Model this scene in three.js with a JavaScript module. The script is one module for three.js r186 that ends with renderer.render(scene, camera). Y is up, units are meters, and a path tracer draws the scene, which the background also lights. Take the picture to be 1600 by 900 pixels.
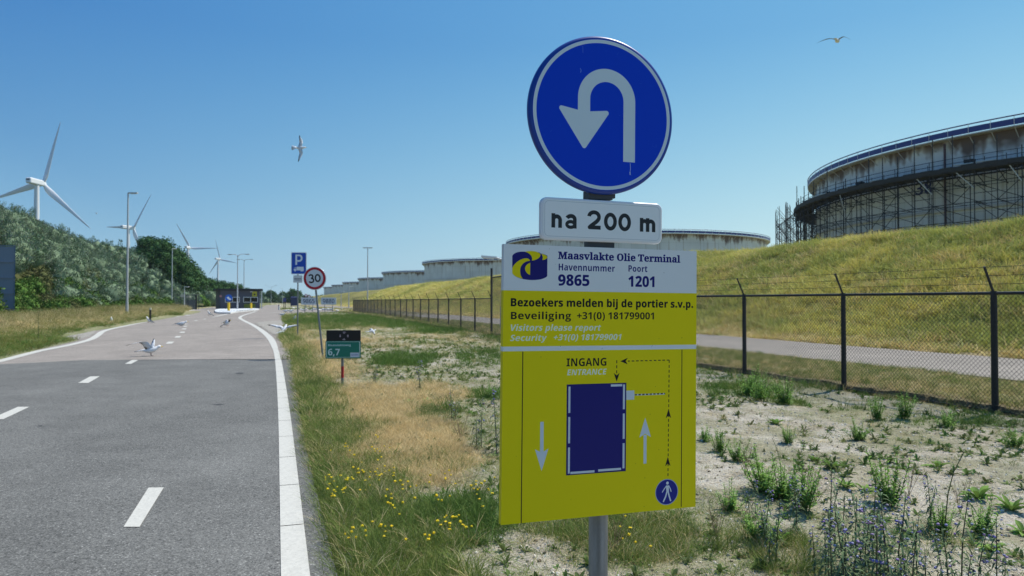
import * as THREE from 'three';
import { mergeGeometries } from 'three/addons/utils/BufferGeometryUtils.js';
import { TextGeometry } from 'three/addons/geometries/TextGeometry.js';
import { FontLoader } from 'three/addons/loaders/FontLoader.js';

// ---------------------------------------------------------------- camera, sky, sun, exposure
const scene = new THREE.Scene();
const F = 1100, PITCH = Math.atan(20 / F), EYE = 1.5;
const camera = new THREE.PerspectiveCamera(2 * Math.atan(450 / F) * 180 / Math.PI, 16 / 9, 0.05, 6000);
camera.position.set(0, EYE, 0);
camera.rotation.x = PITCH;
camera.focus = 2.75;
camera.userData.fStop = 6.5;

const SUN_AZ = 56 * Math.PI / 180, SUN_EL = 57 * Math.PI / 180;
const SUN = new THREE.Vector3(Math.cos(SUN_EL) * Math.sin(SUN_AZ), Math.sin(SUN_EL), -Math.cos(SUN_EL) * Math.cos(SUN_AZ));
{ // clear summer sky: pale at the horizon, deep blue above, paler towards the sun
  const W = 512, H = 256, data = new Float32Array(W * H * 4);
  for (let r = 0; r < H; r++) {
    const el = ((r + .5) / H - .5) * 180, e = el < 20 ? Math.max(el, 0) : 20 + 12 * (1 - Math.exp(-(el - 20) / 25));
    for (let c = 0; c < W; c++) {
      const az = ((c + .5) / W - .5) * 2 * Math.PI, ce = Math.cos(el * Math.PI / 180), o = (r * W + c) * 4;
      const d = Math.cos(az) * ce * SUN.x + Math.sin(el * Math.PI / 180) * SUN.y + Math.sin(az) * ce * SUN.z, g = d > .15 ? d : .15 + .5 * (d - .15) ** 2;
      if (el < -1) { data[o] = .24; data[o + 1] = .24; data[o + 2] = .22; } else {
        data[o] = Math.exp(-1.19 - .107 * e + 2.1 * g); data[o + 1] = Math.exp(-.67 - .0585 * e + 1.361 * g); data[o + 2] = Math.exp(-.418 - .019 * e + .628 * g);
      }
      data[o + 3] = 1;
    }
  }
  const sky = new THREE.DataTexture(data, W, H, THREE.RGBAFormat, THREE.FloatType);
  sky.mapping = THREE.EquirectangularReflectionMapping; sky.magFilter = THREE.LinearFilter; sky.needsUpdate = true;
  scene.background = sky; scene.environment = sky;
}
const sun = new THREE.DirectionalLight(new THREE.Color(1, .935, .83), 5);
sun.position.copy(SUN).multiplyScalar(120); sun.castShadow = true; sun.shadow.radius = 1;
Object.assign(sun.shadow.camera, { left: -90, right: 90, top: 90, bottom: -90, near: 1, far: 400 });
sun.shadow.mapSize.set(4096, 4096);
scene.add(sun, sun.target);
const EXPOSURE = 1.05;
scene.fog = new THREE.FogExp2(new THREE.Color().setRGB(.70, .82, .95), .0001);

// ---------------------------------------------------------------- helpers
let SEED = 7;
const rnd = () => { SEED = (SEED + 0x6d2b79f5) | 0; let t = Math.imul(SEED ^ (SEED >>> 15), 1 | SEED); t = (t + Math.imul(t ^ (t >>> 7), 61 | t)) ^ t; return ((t ^ (t >>> 14)) >>> 0) / 4294967296; };
const rr = (a, b) => a + (b - a) * rnd();
const V = (x, y, z) => new THREE.Vector3(x, y, z);
const clamp = (x, a = 0, b = 1) => Math.min(b, Math.max(a, x));
const sm = (a, b, x) => { const t = clamp((x - a) / (b - a)); return t * t * (3 - 2 * t); };
const lerp = (a, b, t) => a + (b - a) * t;
const mix3 = (a, b, t) => [lerp(a[0], b[0], t), lerp(a[1], b[1], t), lerp(a[2], b[2], t)];
const hash = (x, y) => { let h = Math.imul(x, 374761393) + Math.imul(y, 668265263); h = Math.imul(h ^ (h >>> 13), 1274126177); return ((h ^ (h >>> 16)) >>> 0) / 4294967296; };
const vnoise = (x, y) => { const i = Math.floor(x), j = Math.floor(y), u = x - i, v = y - j, a = u * u * (3 - 2 * u), b = v * v * (3 - 2 * v); return lerp(lerp(hash(i, j), hash(i + 1, j), a), lerp(hash(i, j + 1), hash(i + 1, j + 1), a), b); };
const fbm = (x, y, o = 4) => { let s = 0, a = .5, n = 0; for (let i = 0; i < o; i++) { s += a * vnoise(x, y); n += a; x = x * 2.03 + 17.1; y = y * 2.03 + 5.7; a *= .5; } return s / n; };
// pixel of the photograph -> world
const ray = (px, py) => { const x = (px - 800) / F, y = (450 - py) / F, c = Math.cos(PITCH), s = Math.sin(PITCH); return V(x, y * c + s, y * s - c); };
const gp = (px, py, h = 0) => { const r = ray(px, py), k = (h - EYE) / r.y; return V(r.x * k, h, r.z * k); };
const at = (px, py, depth) => { const r = ray(px, py); return V(r.x * depth, EYE + r.y * depth, r.z * depth); };
// road coordinates: s along the road, t to its right
const RD = V(-.3266, 0, -.9452).normalize(), RN = V(-RD.z, 0, RD.x);
const road = (t, s, y = 0) => V(RN.x * t + RD.x * s, y, RN.z * t + RD.z * s);
const ts = (p) => [p.x * RN.x + p.z * RN.z, p.x * RD.x + p.z * RD.z];

const taken = {};
const numbered = (n) => { const k = (taken[n] = (taken[n] ?? -1) + 1); return k ? n + '_' + String(k).padStart(3, '0') : n; };
function tag(o, label, category, group, kind) { if (label) o.userData.label = label; if (category) o.userData.category = category; if (group) o.userData.group = group; if (kind) o.userData.kind = kind; return o; }
function thing(name, label, category, pos, turn = 0, group) { const o = new THREE.Group(); o.name = numbered(name); if (pos) o.position.copy(pos); o.rotation.y = turn; scene.add(o); return tag(o, label, category, group); }
function dup(o, label, pos, turn = 0, scale = 1, group) { const c = o.clone(); c.name = numbered(o.name.replace(/_\d\d\d$/, '')); c.position.copy(pos); c.rotation.set(0, turn, 0); c.scale.setScalar(scale); c.userData = { ...o.userData }; scene.add(c); if (label) c.userData.label = label; if (group) c.userData.group = group; return c; }
function part(name, geo, mat, parent = scene) { const m = new THREE.Mesh(Array.isArray(geo) ? merge(geo) : geo, mat); m.name = parent === scene ? numbered(name) : name; parent.add(m); return m; }
const struct = (name, geo, mat) => tag(part(name, geo, mat), null, null, null, 'structure');
function merge(list) {
  if (list.length === 1) return list[0];
  const mixed = list.some((g) => !g.index) && list.some((g) => g.index);
  const keys = ['position', 'normal', 'uv', 'color'].filter((k) => list.every((g) => g.attributes[k]));
  list = list.map((g) => { if (mixed && g.index) g = g.toNonIndexed(); for (const k of Object.keys(g.attributes)) if (!keys.includes(k)) g.deleteAttribute(k); return g; });
  return mergeGeometries(list);
}
const box = (w, h, d, x = 0, y = 0, z = 0, ry = 0) => { const g = new THREE.BoxGeometry(w, h, d); if (ry) g.rotateY(ry); return g.translate(x, y, z); };
const cyl = (rt, rb, h, seg, x = 0, y = 0, z = 0) => new THREE.CylinderGeometry(rt, rb, h, seg).translate(x, y, z);
const UP = V(0, 1, 0);
function bar(a, b, r, seg = 4, r2 = r) { const d = b.clone().sub(a), L = d.length(); return new THREE.CylinderGeometry(r2, r, L, seg, 1, seg < 5).applyQuaternion(new THREE.Quaternion().setFromUnitVectors(UP, d.divideScalar(L))).translate((a.x + b.x) / 2, (a.y + b.y) / 2, (a.z + b.z) / 2); }
const std = (r, g, b, rough = .8, o = {}) => new THREE.MeshStandardMaterial({ color: new THREE.Color().setRGB(r, g, b), roughness: rough, ...o });
function canvasTex(w, h, draw) { const c = document.createElement('canvas'); c.width = w; c.height = h; draw(c.getContext('2d'), w, h); const t = new THREE.CanvasTexture(c); t.colorSpace = THREE.SRGBColorSpace; t.magFilter = THREE.LinearFilter; t.anisotropy = 8; return t; }
function dataTex(n, fn, srgb = true) { const d = new Uint8Array(n * n * 4); for (let y = 0; y < n; y++) for (let x = 0; x < n; x++) { const v = fn(x, y), o = (y * n + x) * 4; d[o] = v[0]; d[o + 1] = v[1]; d[o + 2] = v[2]; d[o + 3] = 255; } const t = new THREE.DataTexture(d, n, n); t.wrapS = t.wrapT = THREE.RepeatWrapping; t.magFilter = THREE.LinearFilter; if (srgb) t.colorSpace = THREE.SRGBColorSpace; t.needsUpdate = true; return t; }
// periodic noise for tiling textures
const pnoise = (x, y, p) => { const i = Math.floor(x), j = Math.floor(y), u = x - i, v = y - j, a = u * u * (3 - 2 * u), b = v * v * (3 - 2 * v), m = (k) => ((k % p) + p) % p; return lerp(lerp(hash(m(i), m(j) + 991), hash(m(i + 1), m(j) + 991), a), lerp(hash(m(i), m(j + 1) + 991), hash(m(i + 1), m(j + 1) + 991), a), b); };
function rrShape(w, h, r) { const s = new THREE.Shape(), x = -w / 2, y = -h / 2; s.moveTo(x + r, y); s.lineTo(x + w - r, y); s.absarc(x + w - r, y + r, r, -Math.PI / 2, 0); s.lineTo(x + w, y + h - r); s.absarc(x + w - r, y + h - r, r, 0, Math.PI / 2); s.lineTo(x + r, y + h); s.absarc(x + r, y + h - r, r, Math.PI / 2, Math.PI); s.lineTo(x, y + r); s.absarc(x + r, y + r, r, Math.PI, Math.PI * 1.5); return s; }
function faceGeo(shape, w, h, z) { const g = new THREE.ShapeGeometry(shape, 16), p = g.attributes.position, uv = g.attributes.uv; for (let i = 0; i < p.count; i++) uv.setXY(i, p.getX(i) / w + .5, p.getY(i) / h + .5); return g.translate(0, 0, z); }
function plateGeo(shape, depth, bevel = .004) { return new THREE.ExtrudeGeometry(shape, { depth: depth - 2 * bevel, bevelEnabled: true, bevelThickness: bevel, bevelSize: bevel, bevelOffset: -bevel, bevelSegments: 3, curveSegments: 16 }).translate(0, 0, -depth + bevel); }
// text fitted to a width and a cap height, left end and baseline given
function fitText(g, str, x, base, cap, width, font, skew = 0, bold = 0) { g.save(); g.font = font.replace('#', '100'); const m = g.measureText(str); const sy = cap / 71.4, sx = width / m.width; g.translate(x, base); g.transform(sx, 0, -skew * sy, sy, 0, 0); g.fillText(str, 0, 0); if (bold) { g.strokeStyle = g.fillStyle; g.lineWidth = bold; g.lineJoin = 'round'; g.strokeText(str, 0, 0); } g.restore(); }
const SANS = 'bold #px sans-serif', SANSR = '#px sans-serif', SERIF = 'bold #px serif';

const lin = (a, b, n) => Array.from({ length: n + 1 }, (_, i) => a + (b - a) * i / n);
// ---------------------------------------------------------------- materials and textures
const asphaltTex = (dark) => dataTex(2048, (x, y) => {
  const g = hash(x, y), g2 = pnoise(x / 3, y / 3, 683), f = pnoise(x / 8, y / 8, 256), g3 = pnoise(x / 128, y / 128, 16), g4 = pnoise(x / 512, y / 512, 4);
  let v = (dark ? 106 : 134) + (g - .5) * 34 + (g2 - .5) * 44 + (f - .5) * 12 + (g3 - .5) * 10 + (g4 - .5) * 12;
  if (g2 > .88 && g > .55) v += 46; if (g2 < .1) v -= 26;
  return dark ? [v * 1.03, v * 1.025, v * .985] : [v * 1.08, v * 1.025, v * .965];
});
const grainTex = dataTex(1024, (x, y) => {
  const g = hash(x + 5, y + 77), a = pnoise(x / 4, y / 4, 256), b = pnoise(x / 16 + 3, y / 16, 64), c = pnoise(x / 64, y / 64, 16);
  let v = 214 + (g - .5) * 34 + (a - .5) * 46 + (b - .5) * 36 + (c - .5) * 30; if (a > .86) v += 18; if (a < .13) v -= 60;
  return [v, v * .99, v * .965];
});
const bumpTex = dataTex(1024, (x, y) => { const v = 128 + (pnoise(x / 4, y / 4, 256) - .5) * 80 + (pnoise(x / 16 + 3, y / 16, 64) - .5) * 100 + (hash(x, y) - .5) * 30; return [v, v, v]; }, false);
const paintTex = dataTex(512, (x, y) => { const v = 236 + (hash(x, y) - .5) * 14 + (pnoise(x / 8, y / 8, 64) - .5) * 16 - (pnoise(x / 3, y / 3, 171) > .9 ? 40 : 0); return [v, v, v * .985]; });
const rep = (t, k) => { const c = t.clone(); c.repeat.set(k, k); c.needsUpdate = true; return c; };
const aDark = asphaltTex(true), aPale = asphaltTex(false);
const M = {
  asphaltDark: new THREE.MeshPhysicalMaterial({ specularIntensity: .35, map: rep(aDark, 1 / 5.2), bumpMap: rep(bumpTex, 1 / 1.3), bumpScale: .004, roughness: .82, vertexColors: true }),
  asphaltPale: new THREE.MeshPhysicalMaterial({ specularIntensity: .35, map: rep(aPale, 1 / 5.6), bumpMap: rep(bumpTex, 1 / 1.3), bumpScale: .004, roughness: .88, vertexColors: true }),
  ground: new THREE.MeshPhysicalMaterial({ specularIntensity: .1, map: rep(grainTex, 1 / 1.4), bumpMap: rep(bumpTex, 1 / 1.1), bumpScale: .02, roughness: .95, vertexColors: true }),
  gravel: new THREE.MeshStandardMaterial({ color: new THREE.Color().setRGB(.48, .45, .40), map: rep(grainTex, 1 / 2.1), roughness: .95 }),
  line: new THREE.MeshPhysicalMaterial({ specularIntensity: .4, color: new THREE.Color().setRGB(.67, .65, .595), map: paintTex, roughness: .6 }),
  tar: std(.045, .045, .045, .85), white: std(.72, .73, .72, .5), whiteMetal: std(.78, .79, .8, .4), alu: std(.55, .57, .6, .42, { metalness: .5 }),
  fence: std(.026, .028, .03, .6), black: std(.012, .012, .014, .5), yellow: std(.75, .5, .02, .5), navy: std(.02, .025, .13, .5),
  galv: std(.36, .39, .42, .45, { metalness: .45 }), lamp: std(.55, .56, .57, .45, { metalness: .3 }), darkMetal: std(.05, .055, .06, .55),
  turbine: std(.74, .75, .76, .45), glass: std(.012, .016, .022, .12), red: std(.45, .02, .03, .5),
};
M.galv.map = rep(dataTex(256, (x, y) => { const v = 205 + (pnoise(x / 16, y / 16, 16) - .5) * 60 + (hash(x, y) - .5) * 24; return [v, v, v]; }), 1);
const vcol = (rough, o = {}) => new THREE.MeshStandardMaterial({ vertexColors: true, roughness: rough, side: THREE.DoubleSide, ...o });
const leafMat = new THREE.MeshPhysicalMaterial({ vertexColors: true, roughness: .8, specularIntensity: .15, side: THREE.DoubleSide, transmission: .22, thickness: 0 });
const grassMat = new THREE.MeshPhysicalMaterial({ color: 0xffffff, roughness: .8, specularIntensity: .12, side: THREE.DoubleSide, transmission: .32, thickness: 0 });
const solidLeaf = new THREE.MeshPhysicalMaterial({ vertexColors: true, roughness: .85, specularIntensity: .12, side: THREE.DoubleSide }), gullMat = vcol(.7);

// ---------------------------------------------------------------- road outline, lines
const px2 = (list) => list.map(([x, y]) => gp(x, y));
const back = (t, s) => road(t, s);
const nearRight = [back(.355, -40), ...px2([[527, 900], [502, 800], [478, 700], [463, 610], [456, 562]])];
const seam = px2([[456, 561], [300, 561.5], [130, 563], [0, 569.5], [-140, 578]]);
const nearRoad = [...nearRight, ...seam.slice(1), back(-6.9, 4), back(-6.9, -40)];
const farRoad = [...[...seam].reverse(), ...px2([[455, 556], [450, 546], [444, 537], [437, 527], [444, 519], [447, 507], [442, 500], [441.5, 489.6], [470, 489.3], [520, 488.2], [545, 486.5], [545, 484.5], [470, 483.6], [438, 484.2], [436, 478], [436, 475], [427, 474.6], [417, 476.2], [410, 479.5], [404, 482], [398, 484], [352, 481.5], [352, 479.2], [330, 480.2], [312, 482.6], [303, 483.6], [289, 487], [285.5, 491], [284, 493.6], [262, 494.6], [235, 500], [185, 510], [164, 514], [154, 513.5], [132, 519], [104, 524.5], [100, 529], [125, 531.5], [60, 546.5], [0, 562.5], [-140, 597]])];
const inPoly = (poly, x, z) => { let c = false; for (let i = 0, j = poly.length - 1; i < poly.length; j = i++) { const a = poly[i], b = poly[j]; if ((a.z > z) !== (b.z > z) && x < (b.x - a.x) * (z - a.z) / (b.z - a.z) + a.x) c = !c; } return c; };
const polyDist = (poly, x, z) => { let m = 1e9; for (let i = 0, j = poly.length - 1; i < poly.length; j = i++) { const a = poly[j], b = poly[i], dx = b.x - a.x, dz = b.z - a.z, k = clamp(((x - a.x) * dx + (z - a.z) * dz) / (dx * dx + dz * dz + 1e-9)); m = Math.min(m, (x - a.x - k * dx) ** 2 + (z - a.z - k * dz) ** 2); } return Math.sqrt(m); };
const roadDist = (x, z) => (inPoly(nearRoad, x, z) || inPoly(farRoad, x, z) ? -1 : 1) * Math.min(polyDist(nearRoad, x, z), polyDist(farRoad, x, z));
// a flat sheet cut along an outline, gridded so that its vertex colours can vary
function sheet(poly, y, colour) {
  const s = new THREE.Shape(poly.map((p) => new THREE.Vector2(p.x, -p.z)));
  const g = new THREE.ShapeGeometry(s).rotateX(-Math.PI / 2).translate(0, y, 0), n = g.attributes.position.count, c = new Float32Array(n * 3);
  for (let i = 0; i < n; i++) c.set(colour, i * 3);
  return g.setAttribute('color', new THREE.BufferAttribute(c, 3));
}
const rag = (poly, amp) => { const out = []; for (let i = 0; i < poly.length; i++) { const a = poly[i], b = poly[(i + 1) % poly.length], L = a.distanceTo(b), n = Math.min(60, Math.max(1, Math.round(L / .12))); for (let k = 0; k < n; k++) { const p = a.clone().lerp(b, k / n); if (k) { p.x += (fbm(p.x * 5, p.z * 5) - .5) * amp; p.z += (fbm(p.x * 5 + 40, p.z * 5) - .5) * amp; } out.push(p); } } return out; };
function strip(points, width, y) { // a ribbon on the ground along world points
  const pos = [], idx = [], uv = []; let L = 0;
  points.forEach((p, i) => {
    const d = points[Math.min(i + 1, points.length - 1)].clone().sub(points[Math.max(i - 1, 0)]).setY(0).normalize(), w = typeof width === 'function' ? width(p) : width;
    if (i) L += p.distanceTo(points[i - 1]);
    pos.push(p.x - d.z * w / 2, y, p.z + d.x * w / 2, p.x + d.z * w / 2, y, p.z - d.x * w / 2); uv.push(0, L, w, L);
    if (i) { const k = i * 2; idx.push(k - 2, k - 1, k, k - 1, k + 1, k); }
  });
  const g = new THREE.BufferGeometry(); g.setAttribute('position', new THREE.Float32BufferAttribute(pos, 3)); g.setAttribute('uv', new THREE.Float32BufferAttribute(uv, 2)); g.setIndex(idx); g.computeVertexNormals();
  if (g.attributes.normal.getY(0) < 0) { g.setIndex(idx.map((_, i) => idx[i - i % 3 + [0, 2, 1][i % 3]])); g.computeVertexNormals(); }
  return g;
}
struct('road', sheet(nearRoad, .004, [1, 1, 1]), M.asphaltDark);
struct('road_older_asphalt', sheet(farRoad, .003, [1, 1, 1]), M.asphaltPale);
struct('road_seam', strip(px2([[455, 561.6], [380, 562], [300, 562.1], [200, 563]]), .035, .0065), M.tar);
for (const q of [[[368, 583.4], [374, 582.6], [382, 583.2], [378, 584.6], [370, 584.4]], [[332, 632.5], [345, 631.6], [352, 632.8], [340, 633.8]], [[60, 665.5], [66, 665], [65, 667], [61, 667]]]) struct('tar_stain', sheet(rag(px2(q), .05), .0065, [1, 1, 1]), M.tar);
struct('gravel_apron', sheet(rag(px2([[399, 504.5], [412, 502.5], [442, 500.8], [448, 507], [446, 515], [438, 524.5], [428, 523.5], [414, 515], [404, 509]]), .5), .012, [1, 1, 1]), M.gravel);
struct('gravel_lay_by', sheet(rag(px2([[83, 530], [104, 525.5], [132, 520.5], [148, 516.5], [150, 521], [140, 526.5], [118, 531], [95, 533]]), .3), .012, [1, 1, 1]), M.gravel);

{ // right edge line: white slabs with open joints, then an unbroken painted curve
  const g = new THREE.Group(); g.name = 'road_edge_line'; scene.add(g); tag(g, null, null, null, 'structure');
  const mid = px2([[461.5, 897], [452.8, 770], [444.8, 657], [439.3, 600], [434, 560], [430, 545], [423.5, 530.5], [413, 520], [396, 508.5], [381, 501], [375, 497.2], [376.5, 494.6], [384, 491.6], [401, 486.5]]);
  const dir = mid[0].clone().sub(mid[1]).normalize(), c = new THREE.CatmullRomCurve3([mid[0].clone().addScaledVector(dir, 9), mid[0].clone().addScaledVector(dir, 4), ...mid], false, 'centripetal');
  c.arcLengthDivisions = 800; const total = c.getLength(), at0 = (d) => c.getPointAt(clamp(d / total)), first = 9 + .87 - 9 * 1.08;
  let d = first; for (; d < 9 + .87 + 16 * 1.08; d += 1.08) part('line_slab', strip(lin(d, d + 1.066, 3).map(at0), .15, .009), M.line, g);
  part('painted_curve', strip(lin(d, total, 90).map(at0), (p) => lerp(.15, .26, clamp((-p.z - 20) / 8)), .009), M.line, g);
  const l = new THREE.Group(); l.name = 'road_edge_line_left'; scene.add(l); tag(l, null, null, null, 'structure');
  const c2 = new THREE.CatmullRomCurve3(px2([[-200, 612], [-60, 579], [0, 564.5], [60, 549], [110, 539], [140, 531], [152, 524.5], [160, 518.5], [172, 514.5], [200, 508.5], [235, 501.2], [262, 496.4], [284, 493.8]]));
  part('painted_line', strip(c2.getPoints(90), .26, .009), M.line, l);
  const c3 = new THREE.CatmullRomCurve3(px2([[295.5, 493], [289, 492], [286.3, 490.3], [288.5, 487.8], [296, 485.6], [304, 484.2]]));
  part('painted_curve', strip(c3.getPoints(40), .4, .0095), M.line, l);
  const m = new THREE.Group(); m.name = 'lane_markings'; scene.add(m); tag(m, null, null, null, 'structure');
  const quad = (q) => { const p = px2(q), gq = new THREE.BufferGeometry(); gq.setAttribute('position', new THREE.Float32BufferAttribute(p.flatMap((v) => [v.x, .0085, v.z]), 3)); gq.setAttribute('uv', new THREE.Float32BufferAttribute(p.flatMap((v) => [v.x, v.z]), 2)); gq.setIndex([0, 1, 2, 0, 2, 3]); gq.computeVertexNormals(); part('lane_dash', gq, M.line, m); };
  quad([[193, 825], [218, 825], [256, 763], [232, 763.5]]); quad([[-16, 656], [5, 656], [46, 636.5], [28, 636.5]]); quad([[122, 599], [138, 599], [156, 588.5], [141, 588.7]]); quad([[195, 569], [205, 569], [216, 563], [206, 563]]);
  const dashes = [[265.5, 535.7], [278, 526.5], [285, 519.4], [287.8, 514], [289.3, 510], [290.3, 506.5], [306, 501], [320, 498.5], [334, 495.6]];
  dashes.forEach((d, i) => { const p = gp(...d), q = gp(...dashes[Math.min(i + 1, dashes.length - 1)]), o = gp(...dashes[Math.max(i - 1, 0)]), u = q.sub(o).normalize(); part('lane_dash', strip([p.clone().addScaledVector(u, -.65), p.clone().addScaledVector(u, .65)], .2, .0085), M.line, m); });
  part('stop_line', strip([gp(337, 494.5), gp(356, 490.6)], .3, .0085), M.line, m);
  part('stop_line', strip([gp(424, 488.2), gp(446, 488.6)], .5, .0085), M.line, m);
}

// ---------------------------------------------------------------- ground cover, heights
const FA = gp(1555, 648), FB = gp(784, 528), FD = FB.clone().sub(FA).normalize(), FENCE_T = ts(FA)[0];
const patches = [ // ellipses of cover on the ground: photo point, half sizes, kind, strength
  [700, 815, 100, 42, 'g', 1], [640, 850, 90, 40, 'o', .8], [560, 850, 70, 60, 'o', 1], [640, 690, 90, 62, 'd', 1], [600, 640, 70, 26, 'd', .9], [700, 720, 60, 40, 'd', .7], [640, 620, 110, 22, 'd', .8], [560, 620, 50, 18, 'd', .9], [660, 552, 90, 14, 's', .8], [600, 572, 60, 9, 's', 1],
  [640, 563, 55, 9, 'g', .95], [690, 648, 40, 7, 'g', .8], [610, 505, 120, 7, 'g', .9], [540, 500, 70, 8, 'g', .9], [500, 512, 60, 6, 'o', .6], [700, 517, 60, 5, 'g', .8], [520, 540, 60, 10, 'd', .6], [500, 580, 60, 14, 'd', .5], [760, 560, 60, 14, 'g', .35], [765, 620, 30, 10, 'g', .5],
  [760, 690, 40, 20, 's', 1], [720, 655, 50, 10, 's', .9], [750, 745, 40, 12, 's', .8], [800, 880, 90, 22, 's', 1], [1000, 850, 130, 40, 'o', .9], [960, 815, 60, 20, 'o', .7], [1180, 860, 90, 40, 'o', .6], [1060, 800, 70, 22, 'o', .45], [860, 830, 60, 18, 'o', .5],
  [1150, 612, 80, 9, 'g', .9], [1230, 628, 45, 7, 'g', .7], [1330, 640, 60, 6, 'g', .5], [1480, 660, 120, 9, 'g', .6], [1250, 606, 160, 7, 'o', .6], [1420, 690, 90, 12, 'o', .35], [1300, 690, 70, 9, 'o', .25], [1560, 720, 60, 14, 'o', .35], [1350, 760, 70, 20, 'o', .25], [1400, 850, 160, 60, 'o', .4], [1250, 680, 60, 10, 's', .8],
].map(([x, y, rx, ry, k, w]) => { const c = gp(x, y), Z = -c.z; return { x: c.x, z: c.z, ax: rx * Z / F, az: ry * Z * Z / (F * EYE), k, w }; });
const FLY = ts(gp(1090, 576))[0];
function cover(x, z) { // how much lush green, olive, dry grass and bare sand grows at a place
  const [t, s] = ts(V(x, 0, z)), n1 = fbm(x * .55, z * .45), n2 = fbm(x * 1.9 + 7, z * 1.6 + 3), n3 = fbm(x * 5.1, z * 4.3 + 11, 3);
  let g = 0, o = 0, d = 0, sand = 0;
  if (t > FENCE_T - .1) { // behind the fence
    o = .5 + .4 * n2; d = .6 + .5 * sm(.45, .7, n1); g = .18 * sm(.5, .7, n3);
    return { g, o, d, s: 0, t, s0: s };
  }
  if (t > -3) {
    const edge = sm(1.25, .72, t + (n1 - .5) * .7 + (n2 - .5) * .4);
    o = edge * (.75 + .5 * n2); g = edge * .35 * sm(.45, .65, n1);
    d = .35 * sm(2.4, 1.2, t + (n1 - .5) * 1.2) * sm(5, 8, s) + .25 * sm(.5, .7, n1) * sm(12, 25, s);
    o += .5 * sm(30, 50, s) * sm(.35, .6, n2) + .28 * sm(.56, .72, n2); g += .7 * sm(36, 60, s) * sm(.4, .62, n1) + sm(FENCE_T - 1.5, FENCE_T - .3, t) * .5 * sm(.4, .6, n2);
    sand = .35;
  } else { // left verge
    o = .7; g = .55 * sm(-10.5, -7.2, t + (n1 - .5) * 3); d = .6 * sm(-8.2, -10, t + (n1 - .5) * 2) * sm(-16.5, -12.5, t); o += .5 * sm(-13, -15, t);
  }
  for (const p of patches) {
    const dx = (x - p.x) / p.ax, dz = (z - p.z) / p.az, r = Math.sqrt(dx * dx + dz * dz) + (n2 - .5) * .9 + (n3 - .5) * .5;
    if (r > 1.3) continue;
    const k = p.w * sm(1.15, .6, r);
    if (p.k === 'g') { g += k; sand *= 1 - k; d *= 1 - k * .7; } else if (p.k === 'o') { o += k * .8; sand *= 1 - k * .6; } else if (p.k === 'd') { d += k; o *= 1 - k * .75; g *= 1 - k; } else { g *= 1 - k; o *= 1 - k; d *= 1 - k; sand += k; }
  }
  return { g, o, d, s: sand, t, s0: s };
}
const CREST = 33, PATH0 = 13.2, PATH1 = 18.2;
function dikeH(t, s) { const b = sm(18.6, 34.5, t) * 5.15 * (1 - .0) + (fbm(t * .25, s * .12) - .5) * .9 * sm(20, 26, t); return t < 36 ? b : lerp(5.15, 1.2, sm(37, 50, t)); }
const duneH = (t, s) => sm(-15.5, -35, t) * 11.2 * (.85 + .3 * fbm(s * .03, t * .06)) + (fbm(t * .2 + 9, s * .2) - .5) * 1.2 * sm(-17, -22, t);
function height(x, z) {
  const [t, s] = ts(V(x, 0, z));
  if (t > 18.6) return dikeH(t, s);
  if (t < -15.5) return duneH(t, s);
  const rd = s > 260 || (t > 14) ? 5 : roadDist(x, z);
  let h = -.05 + .07 * sm(-.02, .12, rd);
  if (t > 0) h += ((fbm(x * 3.1, z * 3.1) - .5) * .05 + (fbm(x * .7, z * .7) - .5) * .10) * sm(.05, .8, rd) * sm(70, 40, s);
  if (t > FENCE_T - .02 && t < PATH0 - .3) h += (.07 + .05 * fbm(x * 2, z * 2)) * sm(PATH0 - .5, FENCE_T + 1.2, t);
  if (t > PATH0 - .3 && t < PATH1 + .3) h = -.03;
  if (t < -7) h += .25 * sm(-7, -11, t) * sm(130, 80, s);
  return h;
}
const SAND = [.60, .555, .47], SOIL = [.17, .14, .09], STRAW = [.58, .47, .28], OLIVE = [.26, .26, .11], LUSH = [.14, .2, .065];
function groundColour(x, z) {
  const c = cover(x, z), n = fbm(x * 1.3 + 5, z * 1.1), n2 = fbm(x * 6, z * 6, 3);
  let col = mix3(SAND, [.50, .45, .36], sm(.42, .66, n) * .8);
  col = mix3(col, [.30, .27, .19], sm(.5, .72, n2) * .55); col = mix3(col, [.27, .27, .15], sm(.4, .66, fbm(x * 1.6 + 60, z * 1.5, 5)) * .6);
  col = mix3(col, STRAW, clamp(c.d) * .85); col = mix3(col, OLIVE, clamp(c.o) * .8); col = mix3(col, LUSH, clamp(c.g) * .75);
  if (c.t > FENCE_T - .05 && c.t < FENCE_T + .25) col = mix3(col, SOIL, .7);
  if (c.t > PATH1 && c.t < 20.5) col = mix3(col, STRAW, .6);
  return col.map((v) => v * (.9 + .2 * n2) * 1.28);
}
function field(name, T, S, colourAt) {
  const pos = [], col = [], uv = [], idx = [];
  S.forEach((s) => T.forEach((t) => { const p = road(t, s), h = height(p.x, p.z); pos.push(p.x, h, p.z); uv.push(p.x, p.z); col.push(...colourAt(p.x, p.z, t, s)); }));
  for (let j = 0; j < S.length - 1; j++) for (let i = 0; i < T.length - 1; i++) { const a = j * T.length + i; idx.push(a, a + 1, a + T.length, a + 1, a + T.length + 1, a + T.length); }
  const g = new THREE.BufferGeometry(); g.setAttribute('position', new THREE.Float32BufferAttribute(pos, 3)); g.setAttribute('uv', new THREE.Float32BufferAttribute(uv, 2)); g.setAttribute('color', new THREE.Float32BufferAttribute(col, 3)); g.setIndex(idx); g.computeVertexNormals();
  return struct(name, g, M.ground);
}
const SROWS = [-60, -30, -14, -6, -2, 0, 1.5, ...lin(2.5, 14, 140)]; while (SROWS.at(-1) < 3200) SROWS.push(SROWS.at(-1) * (SROWS.at(-1) < 150 ? 1.017 : 1.06));
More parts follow.
